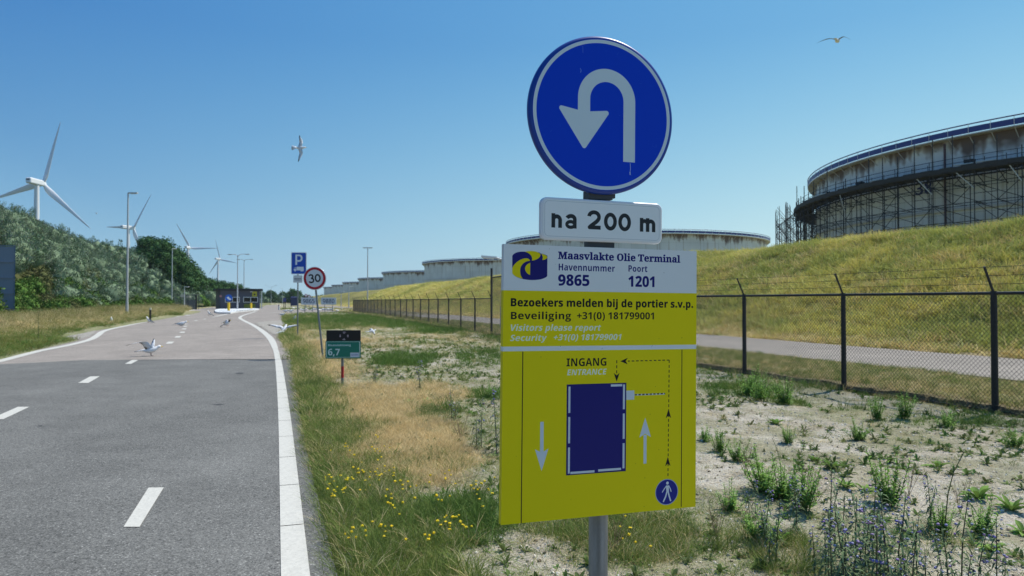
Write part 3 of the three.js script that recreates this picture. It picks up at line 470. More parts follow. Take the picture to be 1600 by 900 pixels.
const tankParts = (() => {
  const shell = new THREE.CylinderGeometry(TR, TR, TH0 - 1, 200, 1, true).translate(0, (TH0 - 1) / 2, 0);
  const roof = flat(new THREE.LatheGeometry([[0, TH0 - 4.5], [TR - .2, TH0 - 5]].map(([a, b]) => new THREE.Vector2(a, b)), 96));
  const walk = flat(ringGeo(TR - .02, TR + 1.15, TH0 - 1.12, TH0 - 1));
  const lower = flat(ringGeo(TR - .02, TR + .3, 11.6, 11.85));
  const band = flat(ringGeo(TR + 1.08, TR + 1.13, TH0 - .92, TH0 - .28));
  const posts = [], brackets = []; for (let i = 0; i < 120; i++) { const a = i / 120 * 2 * Math.PI, c = Math.cos(a), s = Math.sin(a); posts.push(bar(V(c * (TR + 1.16), TH0 - 1, s * (TR + 1.16)), V(c * (TR + 1.16), TH0 + .05, s * (TR + 1.16)), .035, 4)); brackets.push(bar(V(c * (TR + .02), TH0 - 2.1, s * (TR + .02)), V(c * (TR + 1.05), TH0 - 1.15, s * (TR + 1.05)), .06, 4)); }
  const rail = new THREE.TorusGeometry(TR + 1.13, .075, 5, 200).rotateX(Math.PI / 2).translate(0, TH0 + .03, 0);
  return { shell, roof, walk, lower, band, posts: merge(posts), brackets: merge(brackets), rail };
})();
function makeTank(label, s) {
  const t = thing('storage_tank', label, 'storage tank', road(TT, s), .3, 'round oil storage tanks behind the dike');
  part('shell', tankParts.shell, tankMat, t); part('roof', tankParts.roof, girder, t); part('walkway', tankParts.walk, girder, t); part('stiffener_ring', tankParts.lower, girder, t);
  part('railing_band', tankParts.band, blueBand, t); part('handrail', tankParts.rail, M.navy, t); for (const [n, g, m] of [['railing_posts', tankParts.posts, M.white], ['brackets', tankParts.brackets, girder]]) tag(part(n, g, m, t), null, null, null, 'stuff');
  return t;
}
const tank1 = makeTank('nearest and largest oil tank, number 38, wrapped in scaffolding at the right', 63.5);
const tank2 = makeTank('oil tank behind the yellow board with only its rusty rim in view', 205.7);
[['pale oil tank rising behind the dike just left of the yellow board', 338.5], ['fourth pale oil tank along the dike, half behind a larger one', 472], ['fifth oil tank of the receding row, above the far dike', 607], ['small far oil tank, sixth in the row behind the dike', 742], ['tiny far oil tank, seventh in the row behind the dike', 876], ['tiniest and farthest oil tank at the end of the row', 1010]].forEach(([l, s]) => dup(tank2, l, road(TT, s), .3 + s));
{ // number and down pipe on the near tank
  const c = road(TT, 63.5), toPx = (px, y) => { const r = ray(px, 450); const o = V(0, 0, 0), d = V(r.x, 0, r.z).normalize(), oc = o.clone().sub(V(c.x, 0, c.z)), b = oc.dot(d), q = oc.dot(oc) - TR * TR, k = -b - Math.sqrt(b * b - q); const p = d.multiplyScalar(k); return { p: V(p.x, y, p.z), a: Math.atan2(p.x - c.x, p.z - c.z) }; };
  tank1.updateMatrixWorld(true);
  const put = (m, px, y) => { const q = toPx(px, y); m.position.copy(tank1.worldToLocal(q.p)); m.rotation.y = q.a - tank1.rotation.y; };
  const tg = new TextGeometry('38', { font, size: 1.5, depth: .03, curveSegments: 6 }); tg.computeBoundingBox(); tg.translate(-tg.boundingBox.max.x / 2, 0, .02);
  put(part('tank_number', tg, M.navy, tank1), 1445, 14.0);
  put(part('down_pipe', [cyl(.13, .13, 19, 10, 0, 0, .4), box(.3, .1, .5, 0, 6, .2), box(.3, .1, .5, 0, -3, .2)], std(.09, .045, .05, .6), tank1), 1482, 9.8);
}
{ // scaffolding round the near tank
  const c = road(TT, 63.5), t = thing('scaffolding', 'dense tube scaffolding with a dark ring platform around the near tank', 'scaffolding', V(c.x, 0, c.z));
  const a0 = Math.atan2(-c.z, -c.x), N = 72, step = 2.05 / TR; // facing the camera
  const P = (i, r, y) => { const a = a0 + i * step; return V(Math.cos(a) * r, y, Math.sin(a) * r); };
  const up = [], led = [], br = [], deck = [], pale = [], r1 = TR + .7, r2 = TR + 2.9, Y = 15.9;
  for (let i = -N / 2; i <= N / 2; i++) {
    const j = hash(i + 90, 5), top = Y + 1.4 + (j > .35 ? 2.6 * j : 0);
    up.push(bar(P(i, r1, 0), P(i, r1, Y + 1.2), .045), bar(P(i, r2, 0), P(i, r2, top), .06));
    if (i % 2 === 0) up.push(bar(P(i + .18, r2, 0), P(i + .18, r2, Y + 1.1), .045)); up.push(bar(P(i + .5, r1 + .9, 0), P(i + .5, r1 + .9, Y), .035));
    for (let y = 2; y < Y; y += 2) {
      led.push(bar(P(i, r2, y), P(i + 1, r2, y + (hash(i, y) - .5) * .1), .045), bar(P(i, r2, y + .9), P(i + 1, r2, y + .9), hash(i, y + 50) > .5 ? .035 : .012), bar(P(i, r1, y), P(i + 1, r1, y), .03), bar(P(i, r1 - .4, y), P(i, r2 + .2, y), .03));
      const h = hash(i * 7 + 3, y | 0); if (h < .5) br.push(bar(P(i, r2, y), P(i + 1, r2, y + 2), .045)); else if (h < .85) br.push(bar(P(i + 1, r2, y), P(i, r2, y + 2), .045)); if (h > .6) br.push(bar(P(i, r1, y), P(i + 2, r2, y + 2), .045));
    }
    for (const y of [.55, 1.05]) led.push(bar(P(i, r2, Y + y), P(i + 1, r2, Y + y), .035));
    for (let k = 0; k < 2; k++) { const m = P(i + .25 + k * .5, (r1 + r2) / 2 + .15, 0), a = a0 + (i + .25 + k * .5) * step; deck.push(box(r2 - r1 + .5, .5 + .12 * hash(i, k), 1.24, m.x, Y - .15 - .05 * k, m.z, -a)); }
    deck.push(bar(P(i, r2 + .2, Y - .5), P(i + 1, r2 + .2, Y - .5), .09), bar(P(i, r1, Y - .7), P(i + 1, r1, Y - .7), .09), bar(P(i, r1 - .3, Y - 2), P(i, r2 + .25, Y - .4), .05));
    if (hash(i, 77) > .74) pale.push(bar(P(i, r2 + .15, Y - 1.9 - hash(i, 3)), P(i + .5 + hash(i, 4) * .8, r2 + .15, Y + .3), .07));
    if (hash(i, 78) > .6) pale.push(bar(P(i, r2 + .1, Y + .22), P(i + .9, r2 + .1, Y + .26), .09));
    if (hash(i, 79) > .72) { const m = P(i + .5, r1 + .9, Y + .5); deck.push(box(.7, .6 + .4 * hash(i, 80), .9, m.x, m.y, m.z, -(a0 + i * step))); }
  }
  // projecting bays at the tank's outer end
  for (let i = -N / 2; i <= -N / 2 + 12; i++) for (let q = 0; q < 1; q++) void q;
  const lim = Math.acos(TR / Math.hypot(c.x, c.z)) / step; // where the shell turns away
  for (const sgn of [-1, 1]) for (let k = -4; k <= 4; k++) { const i = sgn * lim + k; for (const r of [r2 + 1.6, r2 + 3.1]) { up.push(bar(P(i, r, 0), P(i, r, (r > r2 + 2 ? 14.4 : 16) + 2 * hash(k + 9, r | 0)), .045)); for (let y = 2; y < 15.5; y += 2) { led.push(bar(P(i, r, y), P(i + 1, r, y), .035), bar(P(i, r - 1.7, y), P(i, r, y), .035)); if (hash(k + 4, y) > .4) br.push(bar(P(i, r - 1.6, y), P(i, r, y + 2), .035)); } } br.push(bar(P(i, r2 + 3.1, 13), P(i, r2, 15.5), .04)); }
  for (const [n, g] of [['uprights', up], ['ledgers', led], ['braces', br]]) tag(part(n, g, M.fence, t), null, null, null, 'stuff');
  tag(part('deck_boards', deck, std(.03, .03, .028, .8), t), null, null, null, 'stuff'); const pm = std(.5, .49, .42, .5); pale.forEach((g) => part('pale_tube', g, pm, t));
}

// ---------------------------------------------------------------- wind turbines
{
  const blade = (() => { // root at the hub, tip along +y
    const st = [[0, 1.1, 1.1, 0], [1.5, 1.1, 1.1, 0], [5, 1.9, .8, .25], [9, 2.15, .55, .3], [16, 1.7, .38, .2], [26, 1.15, .24, .12], [36, .7, .14, .06], [42, .4, .08, .02], [45, .08, .03, 0]], n = 14, pos = [], idx = [];
    st.forEach(([y, ch, th, tw], k) => { for (let i = 0; i < n; i++) { const a = i / n * 2 * Math.PI, x0 = Math.cos(a) * ch + (k > 1 ? ch * .35 : 0), z0 = Math.sin(a) * th, c = Math.cos(tw + .1), s = Math.sin(tw + .1); pos.push(x0 * c - z0 * s, y, x0 * s + z0 * c - 1.6 * (y / 45) ** 2); } });
    for (let k = 0; k < st.length - 1; k++) for (let i = 0; i < n; i++) { const a = k * n + i, b = k * n + (i + 1) % n; idx.push(a, a + n, b, b, a + n, b + n); }
    const g = new THREE.BufferGeometry(); g.setAttribute('position', new THREE.Float32BufferAttribute(pos, 3)); g.setIndex(idx); g.computeVertexNormals(); return g;
  })();
  const nac = (() => { const s = rrShape(3.9, 4.0, .9); return new THREE.ExtrudeGeometry(s, { depth: 12, bevelEnabled: true, bevelThickness: 1, bevelSize: .7, bevelOffset: -.7, bevelSegments: 4 }).translate(0, .1, -1.5); })();
  const hub = new THREE.LatheGeometry([[0, -2.3], [.8, -2.1], [1.5, -1.3], [1.8, 0], [1.7, 1.3], [1.3, 1.8], [0, 1.8]].map(([a, b]) => new THREE.Vector2(a, b)), 24).rotateX(Math.PI / 2).translate(0, 0, -3.6);
  [[62, 286, 485, 1, 13.5, 'nearest wind turbine, its tower rising from scrub at the far left', 1], [204, 356, 786, 22, 34, 'second wind turbine, its hub beside the tall lamp post', 1], [295, 387, 1112, -1.5, -29.6, 'third wind turbine, hub half hidden by the dark trees', 1], [342, 404.6, 1528, 16, -17.8, 'smallest and farthest wind turbine beside the tree tops', 1]].forEach(([px, py, Z, az, phi, label]) => {
    const h = at(px, py, Z), t = thing('wind_turbine', label, 'wind turbine', V(h.x, 0, h.z), -az * Math.PI / 180, 'white wind turbines behind the dune');
    part('tower', [cyl(1.45, 2.6, h.y - 2, 32, 0, (h.y - 2) / 2, 2.8)], M.turbine, t);
    const n = part('nacelle', nac, M.turbine, t); n.position.y = h.y;
    part('vent', [box(2.4, .8, .1, 0, .6, 11.6)], M.darkMetal, n); part('hub', hub, M.turbine, t).position.y = h.y;
    for (let k = 0; k < 3; k++) { const b = part('blade', blade, M.turbine, t); b.position.set(0, h.y, -3.6); b.rotation.z = -(phi + 120 * k) * Math.PI / 180; }
  });
}

// ---------------------------------------------------------------- lamp posts
const onGround = (px, depth) => { const p = at(px, 470, depth); p.y = Math.max(0, height(p.x, p.z)); return p; };
function lampPost(label, px, depth, topPy, arms, group = 'grey lamp posts along the roads', headCol = M.lamp) {
  const p = onGround(px, depth), H = at(px, topPy, depth).y - p.y, t = thing('street_lamp', label, 'lamp post', p, 0, group);
  part('pole', [cyl(.06, .105, H, 16, 0, H / 2, 0), cyl(.12, .12, 1.1, 16, 0, .55, 0)], M.lamp, t);
  for (const a of arms) {
    const d = V(Math.cos(a.az ?? 0), 0, Math.sin(a.az ?? 0)), e = V(0, H, 0).addScaledVector(d, a.len); e.y += a.rise ?? 0;
    const curve = a.bow ? new THREE.QuadraticBezierCurve3(V(0, H - .5, 0), V(0, H + a.bow, 0), e) : new THREE.LineCurve3(V(0, H - .06, 0), e);
    part('arm', new THREE.TubeGeometry(curve, 10, .045, 8), M.lamp, t);
    const hd = part('lamp_head', [box(.75, .09, .26, .3, 0, 0), box(.5, .05, .2, .32, -.06, 0)], headCol, t); hd.position.copy(e); hd.rotation.y = -(a.az ?? 0); hd.rotation.z = a.tilt ?? 0;
  }
  return t;
}
lampPost('tall grey lamp post on the left verge with one flat head pointing right', 198.5, 61, 301, [{ len: .15 }]);
lampPost('grey lamp post further along the left verge, before the dark trees', 268.5, 126, 388, [{ len: .2, az: -1.2 }]);
lampPost('double armed lamp post in front of the gatehouse wall', 371, 112, 398.5, [{ len: 1.2, bow: .25, rise: .15 }, { len: .9, az: Math.PI, bow: .25, rise: .1 }]);
lampPost('double armed lamp post whose foot is behind the gatehouse', 381, 160, 406, [{ len: 1.4, bow: .25, rise: .1 }, { len: 1, az: Math.PI, bow: .25, rise: .1 }]);
lampPost('thin tall lamp post with short crossbar by the far fence', 574.3, 104, 387, [{ len: .05 }, { len: .05, az: Math.PI }]);
lampPost('pale lamp post partly hidden by the left edge of the yellow board', 785.5, 33.5, 404, [{ len: .35, az: Math.PI, rise: .05, tilt: .08 }], undefined, M.whiteMetal);
lampPost('faint distant double armed lamp above the trees, left of the P sign', 423.6, 330, 449, [{ len: 2.2, rise: 1 }, { len: 2.2, az: Math.PI, rise: 1 }]);
lampPost('faint distant single lamp above the trees behind the P sign pole', 441.5, 360, 450, [{ len: .8, az: 2 }]);
for (const [px, py, Z, l] of [[545, 447.5, 150, 'small lamp with white head before the third last tank'], [533, 455, 170, 'small lamp with white head above the far dike end'], [288, 448, 120, 'short lamp with white head above the grey cage']]) lampPost(l, px, Z, py, [{ len: .1 }], 'short lamps with white heads', M.whiteMetal);

// ---------------------------------------------------------------- gatehouse and traffic island
{
  const a = gp(344, 482.9), b = gp(404, 482.5), u = b.clone().sub(a); const w = 6.9;
  const ang = Math.atan2(-u.z, u.x) - .10, t = thing('gatehouse', 'small dark grey gatehouse with flat roof beside the traffic island', 'building', a, ang);
  const cl = std(.09, .095, .125, .6), D = 5.2, H = 3.35, fr = M.whiteMetal;
  part('wall', [box(w, H, D, w / 2, H / 2, -D / 2)], cl, t);
  for (let i = 0; i < 7; i++) part('cladding_panel', box(w - .1, .42, .03, w / 2, .3 + i * .46, .017), cl, t);
  part('roof', [box(w + .9, .38, D + .9, w / 2, H + .19, -D / 2)], std(.025, .024, .026, .6), t);
  part('fascia_light', [box(.5, .12, .1, 5.4, H - .18, .12)], M.whiteMetal, t);
  const win = (x0, x1, y0, y1, panes) => { const g = part('window', [box(x1 - x0, .09, .1, (x0 + x1) / 2, y0, .07), box(x1 - x0, .09, .1, (x0 + x1) / 2, y1, .07), ...lin(x0, x1, panes).map((x) => box(.09, y1 - y0 + .09, .1, x, (y0 + y1) / 2, .071))], fr, t); for (let i = 0; i < panes; i++) { const d = (x1 - x0) / panes; part('pane', box(d - .1, y1 - y0 - .1, .03, x0 + d * (i + .5), (y0 + y1) / 2, .065), M.glass, g); } };
  win(.85, 3.3, 1.25, 2.15, 2); win(4.0, 6.5, 1.25, 2.15, 2);
  part('side_wall', [box(.06, H - .1, D - .2, w + .035, H / 2, -D / 2)], std(.62, .62, .6, .6), t);
  part('corner_column', [box(.16, H - .05, .16, w + .35, H / 2, -.1), box(.16, H - .05, .16, w + .35, H / 2, -2.4)], M.white, t);
  part('door', [box(.05, 2.1, .9, w + .1, 1.05, -1.6)], std(.3, .32, .33, .5), t);
  part('notice', [box(.85, .95, .04, 5.95, 2.75, .06)], std(.5, .47, .03, .5), t); part('notice_mark', [cyl(.16, .16, .03, 16).rotateX(Math.PI / 2).translate(5.95, 2.68, .09)], M.black, t);
  part('lower_panel', [box(2.0, .75, .04, 5.1, .55, .055)], std(.20, .23, .03, .6), t);
  part('side_sign', [cyl(.2, .2, .04, 20).rotateX(Math.PI / 2).translate(.05, 2.35, .08)], std(.55, .25, .25, .5), t);
}
{ // island with white and black kerbs
  const t = thing('traffic_island', 'white painted traffic island with black kerb marks before the gatehouse', 'traffic island', gp(348, 488));
  const o = t.position, out = px2([[336.5, 488.8], [341, 490], [352, 490.2], [360, 490.4], [368, 488.6], [385, 486.8], [400, 485.2], [405, 483.9], [398, 483.2], [340, 484.3], [335.5, 486.2]]);
  const s = new THREE.Shape(out.map((p) => new THREE.Vector2(p.x - o.x, -(p.z - o.z))));
  part('kerb', new THREE.ExtrudeGeometry(s, { depth: .15, bevelEnabled: true, bevelThickness: .03, bevelSize: .03, bevelSegments: 2 }).rotateX(-Math.PI / 2), M.white, t);
  for (const [x, y] of [[349, 488.4], [363, 488.2], [371, 488.2], [375, 487.8], [379, 487.4], [383, 487.0], [387, 486.6], [391, 486.2], [395, 485.8]]) { const p = gp(x, y).sub(o); part('black_mark', box(x < 360 ? .5 : .18, .012, x < 360 ? 2.2 : 1.5, p.x, .19, p.z, 1.0), M.darkMetal, t); }
  for (const [x, y, H, l] of [[357.3, 487.2, 14, 'yellow bollard with round blue keep-right disc on the island'], [392.3, 483.8, 10, 'plain yellow bollard on the right end of the island']]) {
    const p = gp(x, y), k = -p.z / F, b = thing('bollard', l, 'bollard', p.setY(.15), .35, 'yellow bollards on the traffic island');
    part('post', cyl(.17, .17, H * k - .1, 16, 0, (H * k - .1) / 2, 0), M.yellow, b);
    if (x < 370) { const d = part('round_sign', cyl(.46, .46, .05, 32).rotateX(Math.PI / 2).translate(0, 20 * k, .1), std(.01, .11, .5, .4), b); const sh = new THREE.Shape([[-.3, .02], [.02, -.3], [.24, -.3], [.24, -.06], [.16, -.12], [-.1, .18]].map(([q, w]) => new THREE.Vector2(q, w))); part('arrow', new THREE.ExtrudeGeometry(sh, { depth: .01, bevelEnabled: false }).translate(.03, 20 * k + .02, .128), M.white, d); part('stem', cyl(.04, .04, 8 * k, 10, 0, H * k + 2 * k, 0), M.galv, b); }
  }
}
{ // grey mesh cage at the roadside, left
  const a = gp(271, 483.6), k = -a.z / F, t = thing('wire_cage', 'grey mesh cage enclosure at the foot of the dune behind a lamp post', 'enclosure', a, .25), w = 32 * k, h = 23 * k;
  part('frame', [bar(V(0, h, 0), V(w, h, 0), .05, 6), bar(V(w, h, 0), V(w, h, -3), .05, 6), ...lin(0, w, 3).map((x) => bar(V(x, 0, 0), V(x, h, 0), .05, 6)), bar(V(w, 0, -3), V(w, h, -3), .05, 6)], M.darkMetal, t); part('corner_post', bar(V(w + .1, 0, 0), V(w + .1, h, 0), .14, 8), M.black, t);
  part('bars', lin(.12, w - .1, 40).map((x) => bar(V(x, .1, 0), V(x, h, 0), .018, 4)), std(.12, .15, .17, .6), t);
  part('cabinet', [box(w * .5, h * .62, 1.4, w * .7, h * .31, -1.2), box(w * .52, .1, 1.5, w * .7, h * .62, -1.2)], std(.13, .16, .17, .6), t);
  part('tarpaulin', [box(.7, .5, .3, w * .42, h * .93, .1, .3), box(.6, .3, .3, w * .68, h * .86, .1, -.2)], std(.5, .46, .38, .8), t);
  const d = gp(311, 481.5), y = thing('road_barrier', 'small yellow barrier beside the grey cage on the left road', 'barrier', d, .3); part('board', [box(1.6, .35, .08, 0, .75, 0)], std(.7, .6, .25, .5), y); part('leg', box(.08, .62, .08, -.6, .31, -.09), M.galv, y); part('leg', box(.08, .62, .08, .6, .31, -.09), M.galv, y);
}
{ // marker post, left verge
  const p = gp(234.8, 500.5), t = thing('marker_post', 'short dark marker post with pale cap on the left road edge', 'post', p.setY(height(p.x, p.z))); part('post', [box(.1, .78, .12, 0, .39, 0)], M.black, t); part('reflector', [box(.105, .14, .125, 0, .85, 0)], std(.6, .58, .45, .5), t);
}
{ // small far things between road and dike
  const v = gp(460, 479), k = -v.z / F, t = thing('van', 'dark blue van parked far off behind the P sign pole', 'van', v, 1.87);
  const s = new THREE.Shape([[-2.3, .35], [-2.3, 2.3], [-2.1, 2.5], [1.1, 2.5], [1.7, 1.6], [2.3, 1.35], [2.4, .35]].map(([a, b]) => new THREE.Vector2(a, b)));
  part('body', new THREE.ExtrudeGeometry(s, { depth: 1.7, bevelEnabled: true, bevelThickness: .12, bevelSize: .1, bevelSegments: 2 }).translate(0, 0, -.85), std(.03, .04, .11, .4), t); part('windscreen', box(.05, .8, 1.5, 1.5, 1.98, 0).rotateZ(0), M.glass, t); part('side_window', box(1.1, .6, .04, .6, 1.95, .99), M.glass, t);
  for (const x of [-1.5, 1.5]) for (const z of [-.8, .8]) part('wheel', cyl(.36, .36, .25, 20).rotateX(Math.PI / 2).translate(x, .36, z), M.black, t);
  const b = gp(444.5, 483.5), q = thing('route_sign', 'small dark blue square sign on two brown posts at the far road edge', 'sign', b, .2); const kk = -b.z / F; part('panel', box(4.6 * kk, 6 * kk, .06, 0, 15 * kk, 0), std(.05, .06, .2, .5), q); for (const x of [-.12, .12]) part('post', box(.1, 12 * kk, .1, x, 6 * kk, -.09), std(.06, .035, .03, .7), q);
  const c = gp(436, 484), w = thing('marker_post', 'white post at the far right edge of the road', 'post', c), k2 = -c.z / F; part('post', box(.22, 8 * k2, .2, 0, 4 * k2, 0), M.white, w); part('reflector', box(.225, .1, .06, 0, 6.5 * k2, .09), M.red, w);
  for (const [x, y, l] of [[478, 461.5, 'left of two tiny red rimmed round signs above the 9865 plate'], [483, 463.5, 'right of two tiny red rimmed round signs above the 9865 plate']]) { const p = gp(x, 486), z = -p.z / F, o = thing('no_entry_sign', l, 'road sign', p, .1); part('post', cyl(.035, .035, (486 - y) * z, 10, 0, (486 - y) * z / 2, 0), M.galv, o); part('round_sign', cyl(.21, .21, .03, 24).rotateX(Math.PI / 2).translate(0, (486 - y) * z, .06), M.red, o); part('printed_face', cyl(.16, .16, .02, 24).rotateX(Math.PI / 2).translate(0, (486 - y) * z, .072), M.white, o); }
}

// ---------------------------------------------------------------- gulls
function gullGeo({ wings = [], tail = .16, legs = 0, dark = false, hood = false, fan = .07, paintedShade = false, pale = false }) {
  const pos = [], col = [], idx = [], ring = 10;
  const W = [.8, .8, .79], G = dark ? [.03, .03, .035] : paintedShade ? [.2, .17, .14] : pale ? [.78, .78, .78] : [.6, .62, .64], K = [.015, .015, .017], Yb = [.6, .4, .05], Hd = hood ? [.03, .025, .025] : W;  // the brown-grey variant has underside shade painted into wings and back
  const st = [[-.22, .012, .02, W], [-.16, .03, .0, W], [-.08, .065, -.008, W], [.02, .085, -.012, W], [.10, .078, -.005, W], [.155, .05, .02, W], [.185, .044, .042, Hd], [.22, .046, .052, Hd], [.25, .03, .05, Hd], [.265, .014, .045, Yb], [.31, .005, .038, Yb], [.315, .001, .036, Yb]];
  st.forEach(([x, r, y, c]) => { for (let i = 0; i < ring; i++) { const a = i / ring * 2 * Math.PI, yy = Math.cos(a) * r; pos.push(x, y + yy * .95, Math.sin(a) * r); col.push(...(yy > r * .35 && x > -.14 && x < .12 && r > .05 ? G : c)); } });
  for (let k = 0; k < st.length - 1; k++) for (let i = 0; i < ring; i++) { const a = k * ring + i, b = k * ring + (i + 1) % ring; idx.push(a, b, a + ring, b, b + ring, a + ring); }
  const slab = (pts, cols, th) => { // closed thin plate through [leading, trailing] stations
    const o = pos.length / 3; pts.forEach(([l, t], k) => { const n = V(0, th[k], 0); for (const q of [l.clone().lerp(t, .03).add(V(0, 0, 0)), l.clone().lerp(t, .35).add(n), t, l.clone().lerp(t, .35).sub(n)]) pos.push(q.x, q.y, q.z); col.push(...cols[k][0], ...cols[k][0], ...cols[k][1], ...cols[k][2]); });
    for (let k = 0; k < pts.length - 1; k++) for (let i = 0; i < 4; i++) { const a = o + k * 4 + i, b = o + k * 4 + (i + 1) % 4; idx.push(a, b, a + 4, b, b + 4, a + 4); }
  };
  slab([[V(-.18, .0, -.02), V(-.20, .0, -.02)], [V(-.12, .01, -.03), V(-.2 - tail, .0, -fan)], [V(-.12, .012, 0), V(-.22 - tail, .005, 0)], [V(-.12, .01, .03), V(-.2 - tail, .0, fan)], [V(-.18, 0, .02), V(-.2, 0, .02)]], Array(5).fill([W, W, W]), [.004, .008, .01, .008, .004]);
  for (const { side, wrist, tip, chord = [.17, .16, .05] } of wings) {
    const S = V(.09, .03, .05 * side), w = V(wrist[0], wrist[1], wrist[2] * side), t = V(tip[0], tip[1], tip[2] * side), pts = [], cols = [], th = [];
    const path = new THREE.CatmullRomCurve3([S, S.clone().lerp(w, .55).add(V(.01, .02, 0)), w, w.clone().lerp(t, .5).add(V(.015, .015, 0)), t]);
    for (let k = 0; k <= 10; k++) { const f = k / 10, p = path.getPoint(f), ch = f < .5 ? lerp(chord[0], chord[1], f * 2) : lerp(chord[1], .012, ((f - .5) * 2) ** 1.5); pts.push([p, p.clone().add(V(-ch, -.01, 0))]); const tip0 = paintedShade ? .7 : .84, base = f > tip0 ? K : G; cols.push([base, f > tip0 ? K : paintedShade ? G : W, f > tip0 ? K : paintedShade ? G : [.62, .62, .62]]); th.push(.012 * (1 - f * .8)); }
    slab(pts, cols, th);
  }
  if (!wings.length) for (const s of [-1, 1]) slab([[V(.11, .01, .06 * s), V(.09, -.01, .06 * s)], [V(.08, .05, .075 * s), V(-.08, -.02, .08 * s)], [V(-.05, .05, .06 * s), V(-.2, .0, .055 * s)], [V(-.2, .03, .03 * s), V(-.3, .015, .02 * s)]], [[G, G, G], [G, W, G], [G, W, G], [K, K, K]], [.01, .015, .015, .006]);
  let g = new THREE.BufferGeometry(); g.setAttribute('position', new THREE.Float32BufferAttribute(pos, 3)); g.setAttribute('color', new THREE.Float32BufferAttribute(col, 3)); g.setIndex(idx); g.computeVertexNormals();
  if (legs) { const L = [bar(V(0, -.06, .025), V(.0, -.06 - legs, .025), .007, 6), bar(V(.01, -.06, -.025), V(.02, -.06 - legs, -.03), .007, 6), box(.06, .006, .045, .02, -.06 - legs, .025), box(.06, .006, .045, .04, -.06 - legs, -.03)].map((q) => { q.deleteAttribute('uv'); const n = q.attributes.position.count; return q.setAttribute('color', new THREE.Float32BufferAttribute(Array.from({ length: n }, () => [.5, .33, .28]).flat(), 3)); }); g = merge([g, ...L]); }
  return g;
}
const basis = (o, fwd, up) => { const X = fwd.clone().normalize(), Z = X.clone().cross(up).normalize(), Y = Z.clone().cross(X); o.setRotationFromMatrix(new THREE.Matrix4().makeBasis(X, Y, Z)); return o; };
function gull(geo, pos, fwd, up, label, group, scale = 1) { const m = part('gull', geo, gullMat); m.position.copy(pos); basis(m, fwd, up); m.scale.setScalar(scale); return tag(m, label, 'gull', group); }
